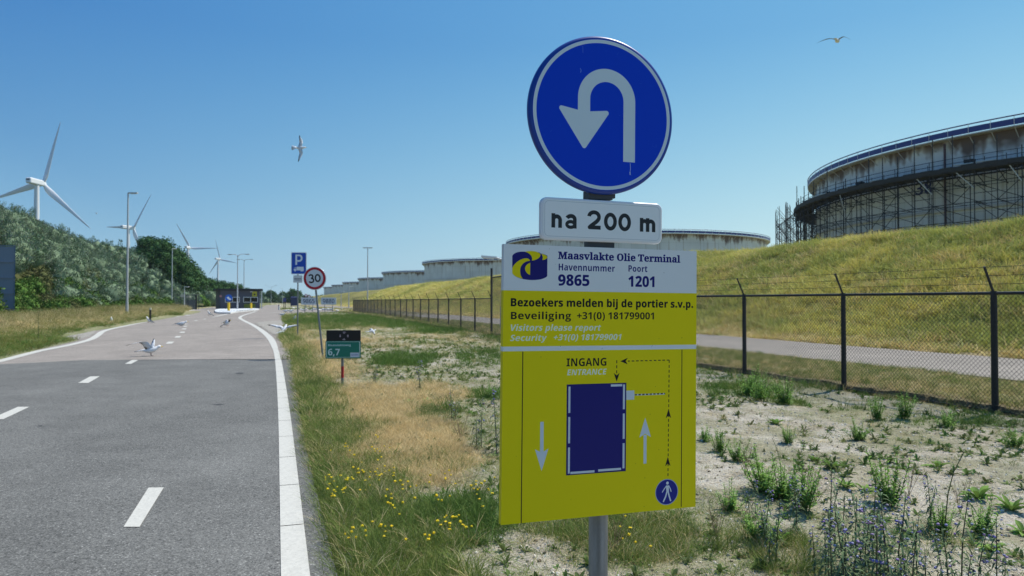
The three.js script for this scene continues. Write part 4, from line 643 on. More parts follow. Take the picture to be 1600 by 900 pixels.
{
  const gStand = gullGeo({ legs: .1, pale: true }), gDark = gullGeo({ legs: .1, dark: true }), leg = .165;
  gull(gullGeo({ legs: .1, wings: [{ side: 1, wrist: [-.06, .23, .1], tip: [-.5, .2, .26], chord: [.19, .17, .05] }, { side: -1, wrist: [.12, .14, .12], tip: [.1, .27, .3], chord: [.12, .09, .03] }] }), gp(234.5, 556.5).add(V(0, leg * 1.05, 0)), V(.8, .1, -.35), UP, 'white gull with raised wings standing on the road by the seam', null, 1.05);
  gull(gullGeo({ legs: .08, hood: true, wings: [{ side: -1, wrist: [.02, .2, .16], tip: [-.1, .26, .62] }, { side: 1, wrist: [.06, .1, .12], tip: [-.06, .02, .3] }] }), gp(353.5, 511.5).add(V(0, .22, 0)), V(.75, .35, .2), UP, 'gull with dark head and one wing out, landing on the road', null, 1.2);
  gull(gDark, gp(328.3, 493.6).add(V(0, leg * 1.5, 0)), V(-.5, .5, .5), UP, 'white headed dark backed gull standing far out on the left lane', null, 1.5);
  gull(gDark, gp(234.3, 505.3).add(V(0, leg * 1.2, 0)), V(-.8, .6, .3), UP, 'dark backed gull standing on the left edge line by the marker post', null, 1.25);
  gull(gDark, gp(175.5, 507).add(V(0, leg * 1.2, 0)), V(-.2, .9, .6), UP, 'dark backed gull standing in the grass left of the road', null, 1.2);
  gull(gStand, gp(283.3, 508.8).add(V(0, .13, 0)), V(.9, .1, -.1), UP, 'white gull resting beside the row of lane dashes', null, 1.4);
  gull(gDark, gp(458.8, 501).add(V(0, leg, 0)), V(.8, .5, .3), UP, 'dark backed gull in the grass beside the P sign pole', null, 1.15);
  gull(gullGeo({ tail: .12, fan: .22, wings: [{ side: -1, wrist: [.1, .1, .28], tip: [.02, .16, .72] }, { side: 1, wrist: [.1, .14, .3], tip: [.0, .24, .76] }] }), at(444, 514, 31), V(.15, .5, -.8), V(0, 1, .3), 'white gull coming in to land on the gravel with spread wings and fanned tail', null, 1.05);
  gull(gullGeo({ wings: [{ side: -1, wrist: [.08, .1, .26], tip: [0, -.1, .6] }, { side: 1, wrist: [.08, .1, .26], tip: [0, -.1, .6] }] }), at(581, 517.5, 30), V(.9, .1, -.45), V(-.1, 1, .3), 'gull flying low over the verge behind the kilometre sign', null, .72);
  gull(gullGeo({ fan: .12, wings: [{ side: -1, wrist: [.14, .06, .28], tip: [-.02, .1, .62] }, { side: 1, wrist: [.14, .02, .3], tip: [-.06, -.02, .74] }] }), at(468.5, 231, 38), V(1, .02, -.2), V(-.35, .25, .9), 'gull banking with upright wings in the sky left of the blue disc', 'gulls in the sky', 1.15);
  gull(gullGeo({ paintedShade: true, wings: [{ side: -1, wrist: [.08, .12, .3], tip: [-.02, .02, .76] }, { side: 1, wrist: [.08, .1, .24], tip: [-.08, -.06, .5] }] }), at(1308, 63, 36), V(.62, .08, -.8), V(-.02, 1, .12), 'gull gliding in the sky above the scaffolded tank', 'gulls in the sky', 1.3);
  gull(gStand, at(150.5, 333, 120), V(.9, -.2, .2), UP, 'tiny distant bird above the scrub, right of the nearest turbine', 'gulls in the sky', 1);
  for (const [x, y, s, a] of [[446.5, 489.2, 1.7, .2], [454.5, 489, 1.7, .3], [458.5, 483.4, 1.6, 2], [472.5, 486.6, 1.6, 2.6], [476, 487.4, 1.7, .9], [479, 485.6, 1.5, 4], [487.3, 486.8, 1.5, .4], [493, 485.4, 1.7, 3.2], [499.5, 487, 1.6, 2], [504, 486.2, 1.7, .1], [508, 485.8, 1.6, 3], [511.5, 486.4, 1.5, 1], [515, 485.8, 1.7, 2.4], [518, 485.9, 1.6, .3], [527, 487.6, 1.4, 2], [533.5, 485.4, 1.5, 1], [441, 494.5, 1.3, .2]]) gull(gStand, gp(x, y).add(V(0, .16 * s, 0)), V(Math.cos(a), .05, Math.sin(a)), UP, 'white gull resting in the row on the side road below the number plates', 'white gulls resting in the row below the number plates', s);
}

// ---------------------------------------------------------------- scrub and trees on the dune
function crownGeo(lobes, n, len, wid, pal, droop, coreCol) {
  const pos = [], nor = [], col = [], push = (p, c, q) => { pos.push(p.x, p.y, p.z); col.push(...c); nor.push(q.x, q.y, q.z); };
  const tot = lobes.reduce((a, l) => a + l[3] ** 2, 0);
  for (const [x, y, z, r, sy] of lobes) {
    const m = Math.round(n * r * r / tot);
    for (let i = 0; i < m; i++) {
      const u = rr(-1, 1), a = rr(0, 6.2832), q = Math.sqrt(1 - u * u), d = V(q * Math.cos(a), u, q * Math.sin(a)), k = r * (.5 + .68 * rnd() ** .7) * (.86 + .3 * vnoise(d.x * 3 + x * 9, d.z * 3 + d.y * 4 + y));
      const p = V(x + d.x * k, y + d.y * k * sy, z + d.z * k); if (p.y < .05) continue;
      const dir = d.clone().add(V(rr(-.8, .8), rr(-.5, .9) - droop, rr(-.8, .8))).normalize(), sd = dir.clone().cross(V(rr(-1, 1), rr(-1, 1), rr(-1, 1)).normalize()).normalize(), nn = sd.clone().cross(dir);
      const L = len * rr(.6, 1.3), w = wid * rr(.6, 1.3), b = pal[Math.floor(rnd() * pal.length)], f = rr(.75, 1.25), c = b.map((v) => v * f);
      const A = p.clone().addScaledVector(dir, -L / 2), B = p.clone().addScaledVector(sd, w / 2), C = p.clone().addScaledVector(dir, L / 2), D = p.clone().addScaledVector(sd, -w / 2).addScaledVector(nn, w * .2);
      push(A, c, nn); push(B, c, nn); push(C, c, nn); push(A, c, nn); push(C, c, nn); push(D, c, nn);
    }
    const ico = new THREE.IcosahedronGeometry(r * .62, 1), ip = ico.attributes.position; // inner mass of twigs and leaves
    for (let i = 0; i < ip.count; i++) { const d = V(ip.getX(i), ip.getY(i), ip.getZ(i)), f = .8 + .4 * vnoise(d.x * 2.6 + x * 5 + 50, d.z * 2.6 + d.y * 3 + 50), nn = d.clone().normalize(); push(V(x + d.x * f, Math.max(.03, y + d.y * f * sy), z + d.z * f), coreCol, nn); }
  }
  const g = new THREE.BufferGeometry(); g.setAttribute('position', new THREE.Float32BufferAttribute(pos, 3)); g.setAttribute('normal', new THREE.Float32BufferAttribute(nor, 3)); g.setAttribute('color', new THREE.Float32BufferAttribute(col, 3)); return g;
}
function plumeGeo(R, H, branches, n, len, wid, pal) { // a shrub of many leafy shoots fanning out and up
  const pos = [], nor = [], col = [], per = Math.round(n / branches), push = (p, c, q) => { pos.push(p.x, p.y, p.z); col.push(...c); nor.push(q.x, q.y, q.z); };
  for (let b = 0; b < branches; b++) {
    const a = b * 2.4 + rr(-.4, .4), f = (b + .5) / branches, u = f ** .8, out = Math.sqrt(1 - u * u * .92), Lb = rr(.72, 1.12), d = V(Math.cos(a) * out * R, H * (.16 + .74 * u), Math.sin(a) * out * R).multiplyScalar(Lb), from = d.clone().multiplyScalar(.25).setY(H * .12), tone = pal[Math.floor(rnd() * pal.length)], bf = rr(.8, 1.2), curl = V(rr(-.3, .3), rr(0, .35), rr(-.3, .3)).multiplyScalar(R * .5);
    for (let i = 0; i < per; i++) {
      const q = .12 + .88 * Math.sqrt(rnd()), p = from.clone().lerp(d, q).addScaledVector(curl, q * q), sp = R * .34 * (1.15 - .85 * q);
      p.add(V(rr(-1, 1), rr(-.8, .8), rr(-1, 1)).multiplyScalar(sp)); if (p.y < .04) continue;
      const dir = d.clone().normalize().add(V(rr(-.9, .9), rr(-.3, 1), rr(-.9, .9))).normalize(), sd = dir.clone().cross(V(rr(-1, 1), rr(-1, 1), rr(-1, 1)).normalize()).normalize(), nn = sd.clone().cross(dir), L = len * rr(.6, 1.35), w = wid * rr(.6, 1.3), c = (rnd() < .75 ? tone : pal[Math.floor(rnd() * pal.length)]).map((v) => v * bf * rr(.8, 1.2));
      const A = p.clone().addScaledVector(dir, -L / 2), B = p.clone().addScaledVector(sd, w / 2), C = p.clone().addScaledVector(dir, L / 2), D = p.clone().addScaledVector(sd, -w / 2).addScaledVector(nn, w * .2);
      push(A, c, nn); push(B, c, nn); push(C, c, nn); push(A, c, nn); push(C, c, nn); push(D, c, nn);
    }
  }
  const ico = new THREE.IcosahedronGeometry(1, 2), ip = ico.attributes.position;
  for (let i = 0; i < ip.count; i++) { const q = V(ip.getX(i), ip.getY(i), ip.getZ(i)), f = .5 + .3 * vnoise(q.x * 2.6 + 50, q.z * 2.6 + q.y * 3 + 50); push(V(q.x * f * R, Math.max(.03, H * .36 + q.y * f * H * .55), q.z * f * R), pal[0], q); }
  const g = new THREE.BufferGeometry(); g.setAttribute('position', new THREE.Float32BufferAttribute(pos, 3)); g.setAttribute('normal', new THREE.Float32BufferAttribute(nor, 3)); g.setAttribute('color', new THREE.Float32BufferAttribute(col, 3)); return g;
}
const stemMat = std(.11, .09, .07, .9);
const shrubLobes = (n, R, H) => Array.from({ length: n }, (_, i) => { const f = i / n, a = i * 2.4 + rr(-.5, .5), top = Math.sqrt(f), d = R * (1.02 - .75 * top) * rr(.65, 1.1); return [Math.cos(a) * d, H * (.18 + .66 * top) * rr(.85, 1.15), Math.sin(a) * d, R * rr(.26, .44), rr(.9, 1.5)]; });
const stems = (R, H, n) => Array.from({ length: n }, () => { const a = rr(0, 6.28), d = R * rr(.2, .6); return bar(V(Math.cos(a) * d * .2, -.3, Math.sin(a) * d * .2), V(Math.cos(a) * d, H * rr(.45, .75), Math.sin(a) * d), .05, 5, .02); });
const GREY = [[.175, .24, .145], [.21, .275, .18], [.125, .185, .095], [.24, .30, .21]], GREEN = [[.09, .17, .035], [.12, .21, .05], [.075, .14, .035], [.15, .19, .05]], DARK = [[.055, .12, .04], [.075, .145, .045], [.09, .165, .06]], BROWN = [[.13, .145, .055], [.11, .135, .045], [.15, .14, .065]];
const protos = [];
function proto(kind, name, label, category, lobes, n, len, wid, pal, droop, group, stemGeo, trunkName) { const o = new THREE.Group(); o.name = name; tag(o, label, category, group); part(trunkName, stemGeo, stemMat, o); part('crown', lobes.plume ? plumeGeo(...lobes.plume, n, len, wid, pal) : crownGeo(lobes, n, len, wid, pal, droop, pal[0]), solidLeaf, o); protos.push({ kind, o, name }); return o; }
const treeLobes = () => Array.from({ length: 17 }, (_, k) => { const a = k * 2.4, f = k / 17, w = Math.sin(Math.PI * (.28 + .68 * f)); return [Math.cos(a) * 2.7 * w * rr(.6, 1.1), 1.6 + f * 7 + rr(-.5, .5), Math.sin(a) * 2.7 * w * rr(.6, 1.1), rr(.9, 1.7), rr(.8, 1.1)]; });
for (const [suffix, num, len, k] of [['', 4, .25, 1], ['far', 3, .5, .42]]) {
  for (let i = 0; i < num; i++) proto('grey' + suffix, 'sea_buckthorn_shrub', '', 'shrub', { plume: [rr(1.75, 2.15), rr(2.8, 3.7), suffix ? 26 : 44] }, Math.round(5200 * k), len * .82, .052 / Math.sqrt(k), GREY, -.35, '', stems(1.5, 2.4, 6), 'stem');
  for (let i = 0; i < 2; i++) proto('green' + suffix, 'bramble_bush', '', 'shrub', shrubLobes(11, 1.7, 1.8), Math.round(2600 * k), .16, .11, GREEN, 0, '', stems(1.3, 1.3, 5), 'stem');
  for (let i = 0; i < 3; i++) { const lobes = treeLobes(); proto('tree' + suffix, 'broadleaf_tree', '', 'tree', lobes, Math.round(5200 * k), .34 / Math.sqrt(k), .24 / Math.sqrt(k), DARK, .1, '', [bar(V(0, -.5, 0), V(.2, 5, .1), .24, 8, .12), ...lobes.slice(4, 11).map((l) => bar(V(.1, 2.2, .05), V(l[0], l[1], l[2]), .09, 5, .03))], 'trunk'); }
}
proto('brown', 'brown_bush', '', 'shrub', shrubLobes(10, 1.6, 1.7), 2300, .18, .08, BROWN, 0, '', stems(1.2, 1.3, 5), 'stem');
function plant(kind, x, z, scale, squash = 1) { const list = protos.filter((p) => p.kind === kind), p = list[Math.floor(rnd() * list.length)], c = p.o.clone(); c.name = numbered(p.name); c.userData = { ...p.o.userData }; c.position.set(x, height(x, z) - .1, z); c.rotation.y = rr(0, 6.28); c.scale.set(scale, scale * squash, scale); scene.add(c); return c; }
{
  const inView = (t, s) => t > -.335 * s - 2;
  const zone = (o) => { // where a bush stands, told by the things it stands next to
    const p = o.position, px = 800 + F * p.x / -p.z, w = px < 60 ? 'above the large sign at the far left' : px < 180 ? 'between the large sign and the tall lamp post' : px < 262 ? 'between the two lamp posts' : 'between the second lamp post and the gatehouse', tree = o.userData.category === 'tree', kind = tree ? 'dark green broadleaf tree' : o.name.startsWith('sea') ? (p.y > 7 ? 'grey-green shrub on the dune ridge' : 'grey-green shrub on the dune slope') : o.name.startsWith('bramble') ? 'bright green bush at the dune foot' : 'olive brown bush at the dune foot';
    o.userData.label = kind + ', ' + w; o.userData.group = kind.replace('shrub', 'shrubs').replace('bush', 'bushes').replace('tree', 'trees') + ' ' + w; return o;
  };
  // grey scrub on the slope and the ridge
  for (let s = 46; s < 150; s += 3.3) for (let t = -18; t > -38; t -= 3.0) { const T = t + rr(-1.1, 1.1), S = s + rr(-1.2, 1.2); if (!inView(T, S)) continue; const p = road(T, S), low = T > -23; zone(plant(low && rnd() < .62 ? (rnd() < .7 ? 'green' : 'brown') : rnd() < .1 ? 'brown' : 'grey', p.x, p.z, rr(.7, 1.2) * (T < -30 ? 1.2 : 1))); }
  for (let s = 44; s < 150; s += 3.0) { const S = s + rr(-1, 1), T = -16.2 + rr(-.9, .9) - 2 * sm(75, 45, s), p = road(T, S); if (inView(T, S)) zone(plant(rnd() < .35 ? 'brown' : 'green', p.x, p.z, rr(.6, 1.0))); }
  for (let s = 152; s < 320; s += 6.4) for (let t = -16; t > -36; t -= 5.2) { const T = t + rr(-2, 2), S = s + rr(-2.5, 2.5), p = road(T, S); zone(plant(t > -20 && rnd() < .5 ? 'greenfar' : 'greyfar', p.x, p.z, rr(1.0, 1.5))); }
  for (const [px, Z, k] of [[226, 176, .95], [238, 180, 1.1], [250, 178, 1.2], [262, 182, 1.35], [276, 184, 1.32], [289, 190, 1.25], [302, 195, 1.05], [313, 203, .95], [324, 212, .9], [335, 225, .92], [347, 244, .95], [360, 266, .95], [373, 292, .95], [386, 322, .85], [397, 350, .75], [130, 140, .42], [186, 150, .42]]) { const p = at(px, 470, Z); zone(plant('tree', p.x, p.z, k)); }
  // wood closing the view beyond the road
  for (let i = 0; i < 64; i++) { const px = 398 + i * 2.5 + rr(-1, 1), p = at(px, 470, rr(430, 600)), o = plant(rnd() < .7 ? 'treefar' : 'greyfar', p.x, p.z, rr(.9, 1.3) * (px > 470 ? .75 : 1)), tree = o.userData.category === 'tree'; o.position.y = tree ? -2.2 : -.5; if (!tree) o.scale.multiplyScalar(1.7); o.userData.label = tree ? 'dark tree in the distant wood beyond the end of the road' : 'grey-green bush in the distant wood beyond the end of the road'; o.userData.group = tree ? 'trees of the distant wood' : 'bushes of the distant wood'; }
}

function leafBlade(len, wid, up, curl, az, y0, r0, fold = .15) { // a bent leaf from a stem
  const pos = [], idx = [], n = 4, ca = Math.cos(az), sa = Math.sin(az);
  for (let k = 0; k <= n; k++) { const q = k / n, w = wid * Math.sin(Math.PI * (.12 + .86 * q)) * .5, d = r0 + len * q * Math.cos(up), y = y0 + len * q * Math.sin(up) - curl * len * q * q, c = [ca * d, y, sa * d]; pos.push(c[0] - sa * w, y + w * fold * 2, c[2] + ca * w, c[0], y, c[2], c[0] + sa * w, y + w * fold * 2, c[2] - ca * w); if (k) { const o = (k - 1) * 3; idx.push(o, o + 1, o + 3, o + 1, o + 4, o + 3, o + 1, o + 2, o + 4, o + 2, o + 5, o + 4); } }
  const g = new THREE.BufferGeometry(); g.setAttribute('position', new THREE.Float32BufferAttribute(pos, 3)); g.setIndex(idx); g.computeVertexNormals(); return g;
}
// ---------------------------------------------------------------- grass and small ground cover
function tuftGeo(n, h, spread, wid, lean, flower) {
  const pos = [], idx = [];
  for (let i = 0; i < n; i++) {
    const a = rr(0, 6.283), r = spread * Math.sqrt(rnd()), x = Math.cos(a) * r, z = Math.sin(a) * r, b = a + rr(-1.2, 1.2), L = h * rr(.55, 1.15), bend = lean * rr(.3, 1.4), w = wid * rr(.7, 1.3), f = rr(0, 6.283), sx = Math.cos(f) * w / 2, sz = Math.sin(f) * w / 2, o = pos.length / 3;
    for (let k = 0; k < 4; k++) { const q = k / 3, ww = 1 - q * q * .95, d = bend * L * q * q, y = L * q * (1 - .25 * bend * q); pos.push(x + Math.cos(b) * d - sx * ww, y, z + Math.sin(b) * d - sz * ww, x + Math.cos(b) * d + sx * ww, y, z + Math.sin(b) * d + sz * ww); if (k) idx.push(o + k * 2 - 2, o + k * 2 - 1, o + k * 2, o + k * 2 - 1, o + k * 2 + 1, o + k * 2); }
  }
  const g = new THREE.BufferGeometry(); g.setAttribute('position', new THREE.Float32BufferAttribute(pos, 3)); g.setIndex(idx); g.computeVertexNormals(); return g;
}
const MTX = new THREE.Matrix4(), QQ = new THREE.Quaternion(), EU = new THREE.Euler();
function scatter(name, geo, mat, items) { // items: [x, y, z, scale, scaleY, [r, g, b]]
  const m = new THREE.InstancedMesh(geo, mat, items.length), c = new THREE.Color(); m.name = numbered(name);
  items.forEach(([x, y, z, s, sy, col, tilt = 0], i) => { QQ.setFromEuler(EU.set(rr(-tilt, tilt), rr(0, 6.283), rr(-tilt, tilt))); m.setMatrixAt(i, MTX.compose(V(x, y, z), QQ, V(s, sy, s))); m.setColorAt(i, c.setRGB(...col)); });
  scene.add(m); return m;
}
const vary = (c, k = .25) => { const f = rr(1 - k, 1 + k), h = rr(-.06, .06); return [c[0] * f * (1 + h), c[1] * f, c[2] * f * (1 - h)]; };
const gOlive = [.26, .31, .085], gGreen = [.125, .225, .05], gDry = [.72, .585, .32], gTan = [.55, .43, .2], gDike = [.63, .59, .18], gDikeD = [.36, .41, .115];
{
  const fine = tuftGeo(20, .105, .06, .0032, .9), fineTall = tuftGeo(14, .135, .07, .0034, .8), low = tuftGeo(20, .05, .06, .0052, 1.1), dry = tuftGeo(24, .085, .07, .0026, 1.15);
  const A = [], B = [], C = [], D = [];
  const pick = (x, z) => height(x, z) - .005;
  // near right verge, thinning with distance
  const run = (t0, t1, s0, s1, density, size) => {
    const n = Math.round((t1 - t0) * (s1 - s0) * density);
    for (let i = 0; i < n; i++) {
      const T = rr(t0, t1), S = rr(s0, s1), p = road(T, S);
      if (p.z > -3.2 || p.x / -p.z > .80) continue;
      if (roadDist(p.x, p.z) < .0 + rr(-.05, .03)) continue;
      const c = cover(p.x, p.z), u = rnd() * 1.25;
      const sum = c.g + c.o + c.d; if (u > clamp(sum, .26, 1.25)) continue;
      const w = rnd() * Math.max(sum, .3), y = pick(p.x, p.z), s = size * rr(.7, 1.3);
      if (w < c.g) (rnd() < .7 ? C : A).push([p.x, y, p.z, s * 1.15, s * rr(.8, 1.6), vary(mix3(gGreen, gOlive, rnd() * .35)), .25]);
      else if (w < c.g + c.o || w > sum) { const edge = T < 1.3 && T > 0; const k = rnd(); (edge && k < .3 ? B : A).push([p.x, y, p.z, s, s * (sum < .4 ? rr(.15, .5) : rr(.7, 1.2)), vary(k < (edge ? .07 : .16) ? gDry : mix3(gOlive, gGreen, rnd() * .6)), .3]); }
      else D.push([p.x, y, p.z, s, s * rr(.6, 1.1), vary(mix3(gDry, gTan, rnd() * .7), .3), .35]);
    }
  };
  run(.3, 3.2, 2.5, 9, 900, 1); run(.3, 3.5, 9, 18, 330, 1.3); run(3.2, FENCE_T, 1, 9, 170, 1); run(3.5, FENCE_T, 9, 18, 120, 1.4); run(.3, FENCE_T, 18, 36, 80, 2); run(.3, FENCE_T + 2, 36, 72, 34, 2.2); run(1, 22, 72, 150, 9, 1.6);
  run(FENCE_T + .1, PATH0 - .25, 1, 20, 190, 1.0); run(FENCE_T + .1, PATH0 - .25, 20, 50, 60, 1.5);
  tag(scatter('verge_grass', fine, grassMat, A), 'short mixed olive grass growing over the verges and sand', 'grass', null, 'stuff');
  tag(scatter('tall_verge_grass', fineTall, grassMat, B), 'taller olive grass along the right asphalt edge', 'grass', null, 'stuff');
  tag(scatter('lush_grass', low, grassMat, C), 'low dark green grass and clover in patches of the verge', 'grass', null, 'stuff');
  tag(scatter('dry_grass', dry, grassMat, D), 'bleached straw coloured dry grass in the middle of the verge', 'grass', null, 'stuff');
  // left verge
  const E = [], E2 = [];
  for (let i = 0; i < 26000; i++) { const S = 14 + 110 * rnd() ** 1.4, T = rr(-17, -6.2), p = road(T, S); if (T < -.34 * S - 1) continue; if (roadDist(p.x, p.z) < .12) continue; const c = cover(p.x, p.z), k = rnd() * (c.g + c.o + c.d), s = rr(1.3, 2.2) * (1 + S / 90), y = height(p.x, p.z) - .01; const tall = sm(-9.5, -14, T); E.push([p.x, y, p.z, s * 1.2, s * rr(.5, .9) * (1 + tall * 2.2), vary(k < c.g ? gGreen : k < c.g + c.o ? mix3(gOlive, [.22, .19, .06], rnd()) : gDry), .25]); }
  tag(scatter('left_verge_grass', fine, grassMat, E), 'olive and tan grass along the left side of the road', 'grass', null, 'stuff');
  // dike
  const tuft = tuftGeo(12, .44, .2, .026, 1.1), Fk = [];
  for (let i = 0; i < 62000; i++) {
    const T = 18.4 + 17.5 * rnd(), S = 8 + 190 * rnd() ** 1.7, p = road(T, S); if (p.x / -p.z > .82 || p.z > -5) continue;
    const n = fbm(p.x * .22, p.z * .22), n2 = fbm(p.x * .8 + 4, p.z * .8), n3 = fbm(p.x * 2.2 + 9, p.z * 2.2, 3), straw = .12 + .6 * sm(20.6, 18.9, T) + .45 * sm(.5, .68, n2), far = 1 + S / 130; if (n3 < .36 && rnd() < .7) continue;
    Fk.push([p.x, height(p.x, p.z) - .03, p.z, rr(.7, 1.15) * far, rr(.6, 1.15) * (T < 20 ? .6 : 1) * (.45 + 1.1 * n3), vary(rnd() < straw ? [.66, .54, .25] : mix3(gDike, gDikeD, sm(.38, .6, n) * .7 + sm(.5, .3, n3) * .4), .3), .3]);
  }
  tag(scatter('dike_grass', tuft, grassMat, Fk), 'long yellow-green grass covering the slope of the dike', 'grass', null, 'stuff');
  // yellow flowers in the near verge
  const petal = (() => { const st = bar(V(0, 0, 0), V(.006, 1, .0), .012, 3); st.deleteAttribute('uv'); const heads = []; for (let k = 0; k < 6; k++) { const a = k * 1.05; const pt = new THREE.SphereGeometry(.075, 5, 3).scale(1, .55, 1).translate(Math.cos(a) * .08, 1.0 + .03 * (k % 2), Math.sin(a) * .08); pt.deleteAttribute('uv'); heads.push(pt); } const paint = (g, c) => g.setAttribute('color', new THREE.Float32BufferAttribute(Array.from({ length: g.attributes.position.count }, () => c).flat(), 3)); return merge([paint(st, [.12, .2, .05]), ...heads.map((h) => paint(h, [.85, .62, .01]))]); })();
  const Y = []; const spots = [[575, 765, 10], [600, 758, 8], [560, 780, 10], [510, 770, 12], [520, 790, 8], [640, 785, 8], [690, 770, 8], [625, 805, 7], [680, 812, 6], [745, 795, 10], [700, 845, 12], [720, 855, 7], [650, 880, 5], [590, 855, 7], [555, 868, 8], [530, 800, 7], [760, 780, 6], [780, 830, 5], [610, 830, 6], [965, 850, 5], [1000, 875, 4], [90, 548, 14], [60, 552, 10], [570, 735, 6], [600, 725, 5], [540, 720, 5], [570, 700, 4]];
  for (const [x, y, n] of spots) for (let i = 0; i < n; i++) { const k = x < 200 ? .35 : 1, p = gp(x + rr(-24, 24), y + rr(-9, 9) * k); if (roadDist(p.x, p.z) < .03) continue; Y.push([p.x, height(p.x, p.z), p.z, x < 200 ? .2 : rr(.045, .08), rr(.07, .15), vary([1, 1, 1], .12), .2]); }
  tag(scatter('yellow_flowers', petal, vcol(.7), Y), 'small yellow wildflowers scattered through the near verge grass', 'flowers', null, 'stuff');
  // stones and clods on the sand
  const stone = new THREE.IcosahedronGeometry(1, 1); { const p = stone.attributes.position; for (let i = 0; i < p.count; i++) { const f = .7 + .6 * vnoise(p.getX(i) * 1.7 + 9, p.getY(i) * 1.7 + p.getZ(i) * 2.1 + 9); p.setXYZ(i, p.getX(i) * f, p.getY(i) * f * .6, p.getZ(i) * f); } stone.computeVertexNormals(); }
  const Sx = []; for (let i = 0; i < 26000; i++) { const S = 2.5 + 20 * rnd() ** 1.6, T = rr(1, FENCE_T - .1), p = road(T, S); if (p.z > -3.2 || p.x / -p.z > .8) continue; const c = cover(p.x, p.z); if (rnd() < c.g + c.o * .8 + c.d * .6) continue; const s = .003 + .012 * rnd() ** 3; Sx.push([p.x, height(p.x, p.z) + s * .2, p.z, s, s, vary(rnd() < .75 ? [.62, .57, .48] : [.26, .22, .15], .3), 3]); }
  tag(scatter('sand_pebbles', stone, std(1, 1, 1, .9), Sx), 'pebbles and sand clods on the bare ground', 'pebbles', null, 'stuff');
  // seedlings and low leafy weeds dotted over the sand
  const sprig = merge([0, 1, 2, 3, 4, 5, 6, 7].map((i) => leafBlade(rr(.7, 1.1), rr(.22, .34), rr(.15, 1.2), rr(.1, .5), i * 2.4 + rr(-.4, .4), 0, .03, .25)));
  const Q = []; for (let i = 0; i < 9000; i++) { const S = 2.5 + 26 * rnd() ** 1.4, T = rr(.9, FENCE_T), p = road(T, S); if (p.z > -3.2 || p.x / -p.z > .8) continue; const n = fbm(p.x * 1.1 + 30, p.z * 1.1); if (rnd() > sm(.35, .7, n) * .9 + .05) continue; const s = rr(.025, .075) * (1 + S / 40); Q.push([p.x, height(p.x, p.z) - .003, p.z, s, s * rr(.7, 1.6), vary(mix3([.10, .19, .045], [.17, .20, .08], rnd()), .35), .2]); }
  tag(scatter('small_weeds', sprig, grassMat, Q), 'tiny green weeds and seedlings dotted over the bare sand', 'weeds', null, 'stuff');
  // dead straw lying on the sand
  const straw = bar(V(-.5, 0, 0), V(.5, .03, .05), .012, 3), Tx = []; for (let i = 0; i < 9000; i++) { const S = 2.5 + 18 * rnd() ** 1.5, T = rr(.8, FENCE_T), p = road(T, S); if (p.z > -3.2 || p.x / -p.z > .8) continue; const s = rr(.04, .14); Tx.push([p.x, height(p.x, p.z) + .006, p.z, s, s, vary([.42, .36, .24], .35), .12]); }
  tag(scatter('dead_straw', straw, std(1, 1, 1, .9), Tx), 'dead straw and twigs lying on the sand', 'straw', null, 'stuff');
}

// ---------------------------------------------------------------- single weeds
const paint = (g, c) => { g.deleteAttribute('uv'); return g.setAttribute('color', new THREE.Float32BufferAttribute(Array.from({ length: g.attributes.position.count }, () => c).flat(), 3)); };
const weeds = {};
function weed(kind, name, label, category, build) { weeds[kind] = [0, 1, 2].map(() => { const o = new THREE.Group(); o.name = name; tag(o, label, category); build(o); return o; }); }
weed('bugloss', 'viper_bugloss', '', 'wildflower', (o) => {
  const lv = [], fl = [], st = [];
  for (let q = 0; q < 2; q++) {
    const H = q ? rr(.25, .4) : .5, bx = q ? rr(-.07, .07) : 0, bz = q ? rr(-.07, .07) : 0, lx = rr(-.06, .06), lz = rr(-.06, .06), P = (y) => V(bx + lx * (y / H) ** 2, y, bz + lz * (y / H) ** 2);
    st.push(bar(P(0), P(H * .5), .0045, 5, .0035), bar(P(H * .5), P(H), .0035, 5, .0015));
    const n = Math.round(52 * H / .5); for (let i = 0; i < n; i++) { const y = H * (.03 + .95 * i / n), f = y / H, p = P(y); lv.push(paint(leafBlade(lerp(.10, .05, f) * rr(.8, 1.2), lerp(.0135, .010, f), rr(.3, .9), rr(.5, 1.3), i * 2.4 + rr(-.4, .4), y, .003).translate(p.x, 0, p.z), vary([.15, .215, .105], .35))); }
    for (let i = 0; i < 12 * H / .5; i++) { const y = H * rr(.42, 1), p = P(y), a = rr(0, 6.28), d = .014 + .03 * (1 - y / H) + rr(0, .012); const s = new THREE.SphereGeometry(rr(.005, .009), 5, 4).scale(1.3, .8, 1).translate(p.x + Math.cos(a) * d, y + rr(-.005, .012), p.z + Math.sin(a) * d); fl.push(paint(s, rnd() < .72 ? [.2, .18, .37].map((v) => v * rr(.8, 1.4)) : rnd() < .5 ? [.24, .12, .4] : [.05, .055, .07])); }
  }
  part('stem', st, std(.07, .08, .05, .8), o); part('leaves', lv, leafMat, o); tag(part('flowers', fl, vcol(.7), o), null, null, null, 'stuff');
});
weed('mugwort', 'leafy_weed', '', 'weed', (o) => {
  const lv = [], st = []; for (let q = 0; q < 18; q++) { const H = rr(.09, .36), a0 = rr(0, 6.28), td = rr(.02, .19), tx = Math.cos(a0) * td, tz = Math.sin(a0) * td, P = (f) => V(tx * (.35 + .65 * f), H * f, tz * (.35 + .65 * f)); st.push(bar(P(0), P(1), .003, 4, .001)); for (let i = 0; i < 34; i++) { const f = .08 + .92 * i / 34, p = P(f); lv.push(paint(leafBlade(lerp(.065, .024, f) * rr(.7, 1.3), lerp(.016, .009, f), rr(.2, 1.0), rr(.0, .6), i * 2.4 + rr(-.5, .5), p.y, 0).translate(p.x, 0, p.z), vary([.2, .36, .075], .35))); } }
  part('stem', st, std(.1, .13, .05, .8), o); part('leaves', lv, leafMat, o);
});
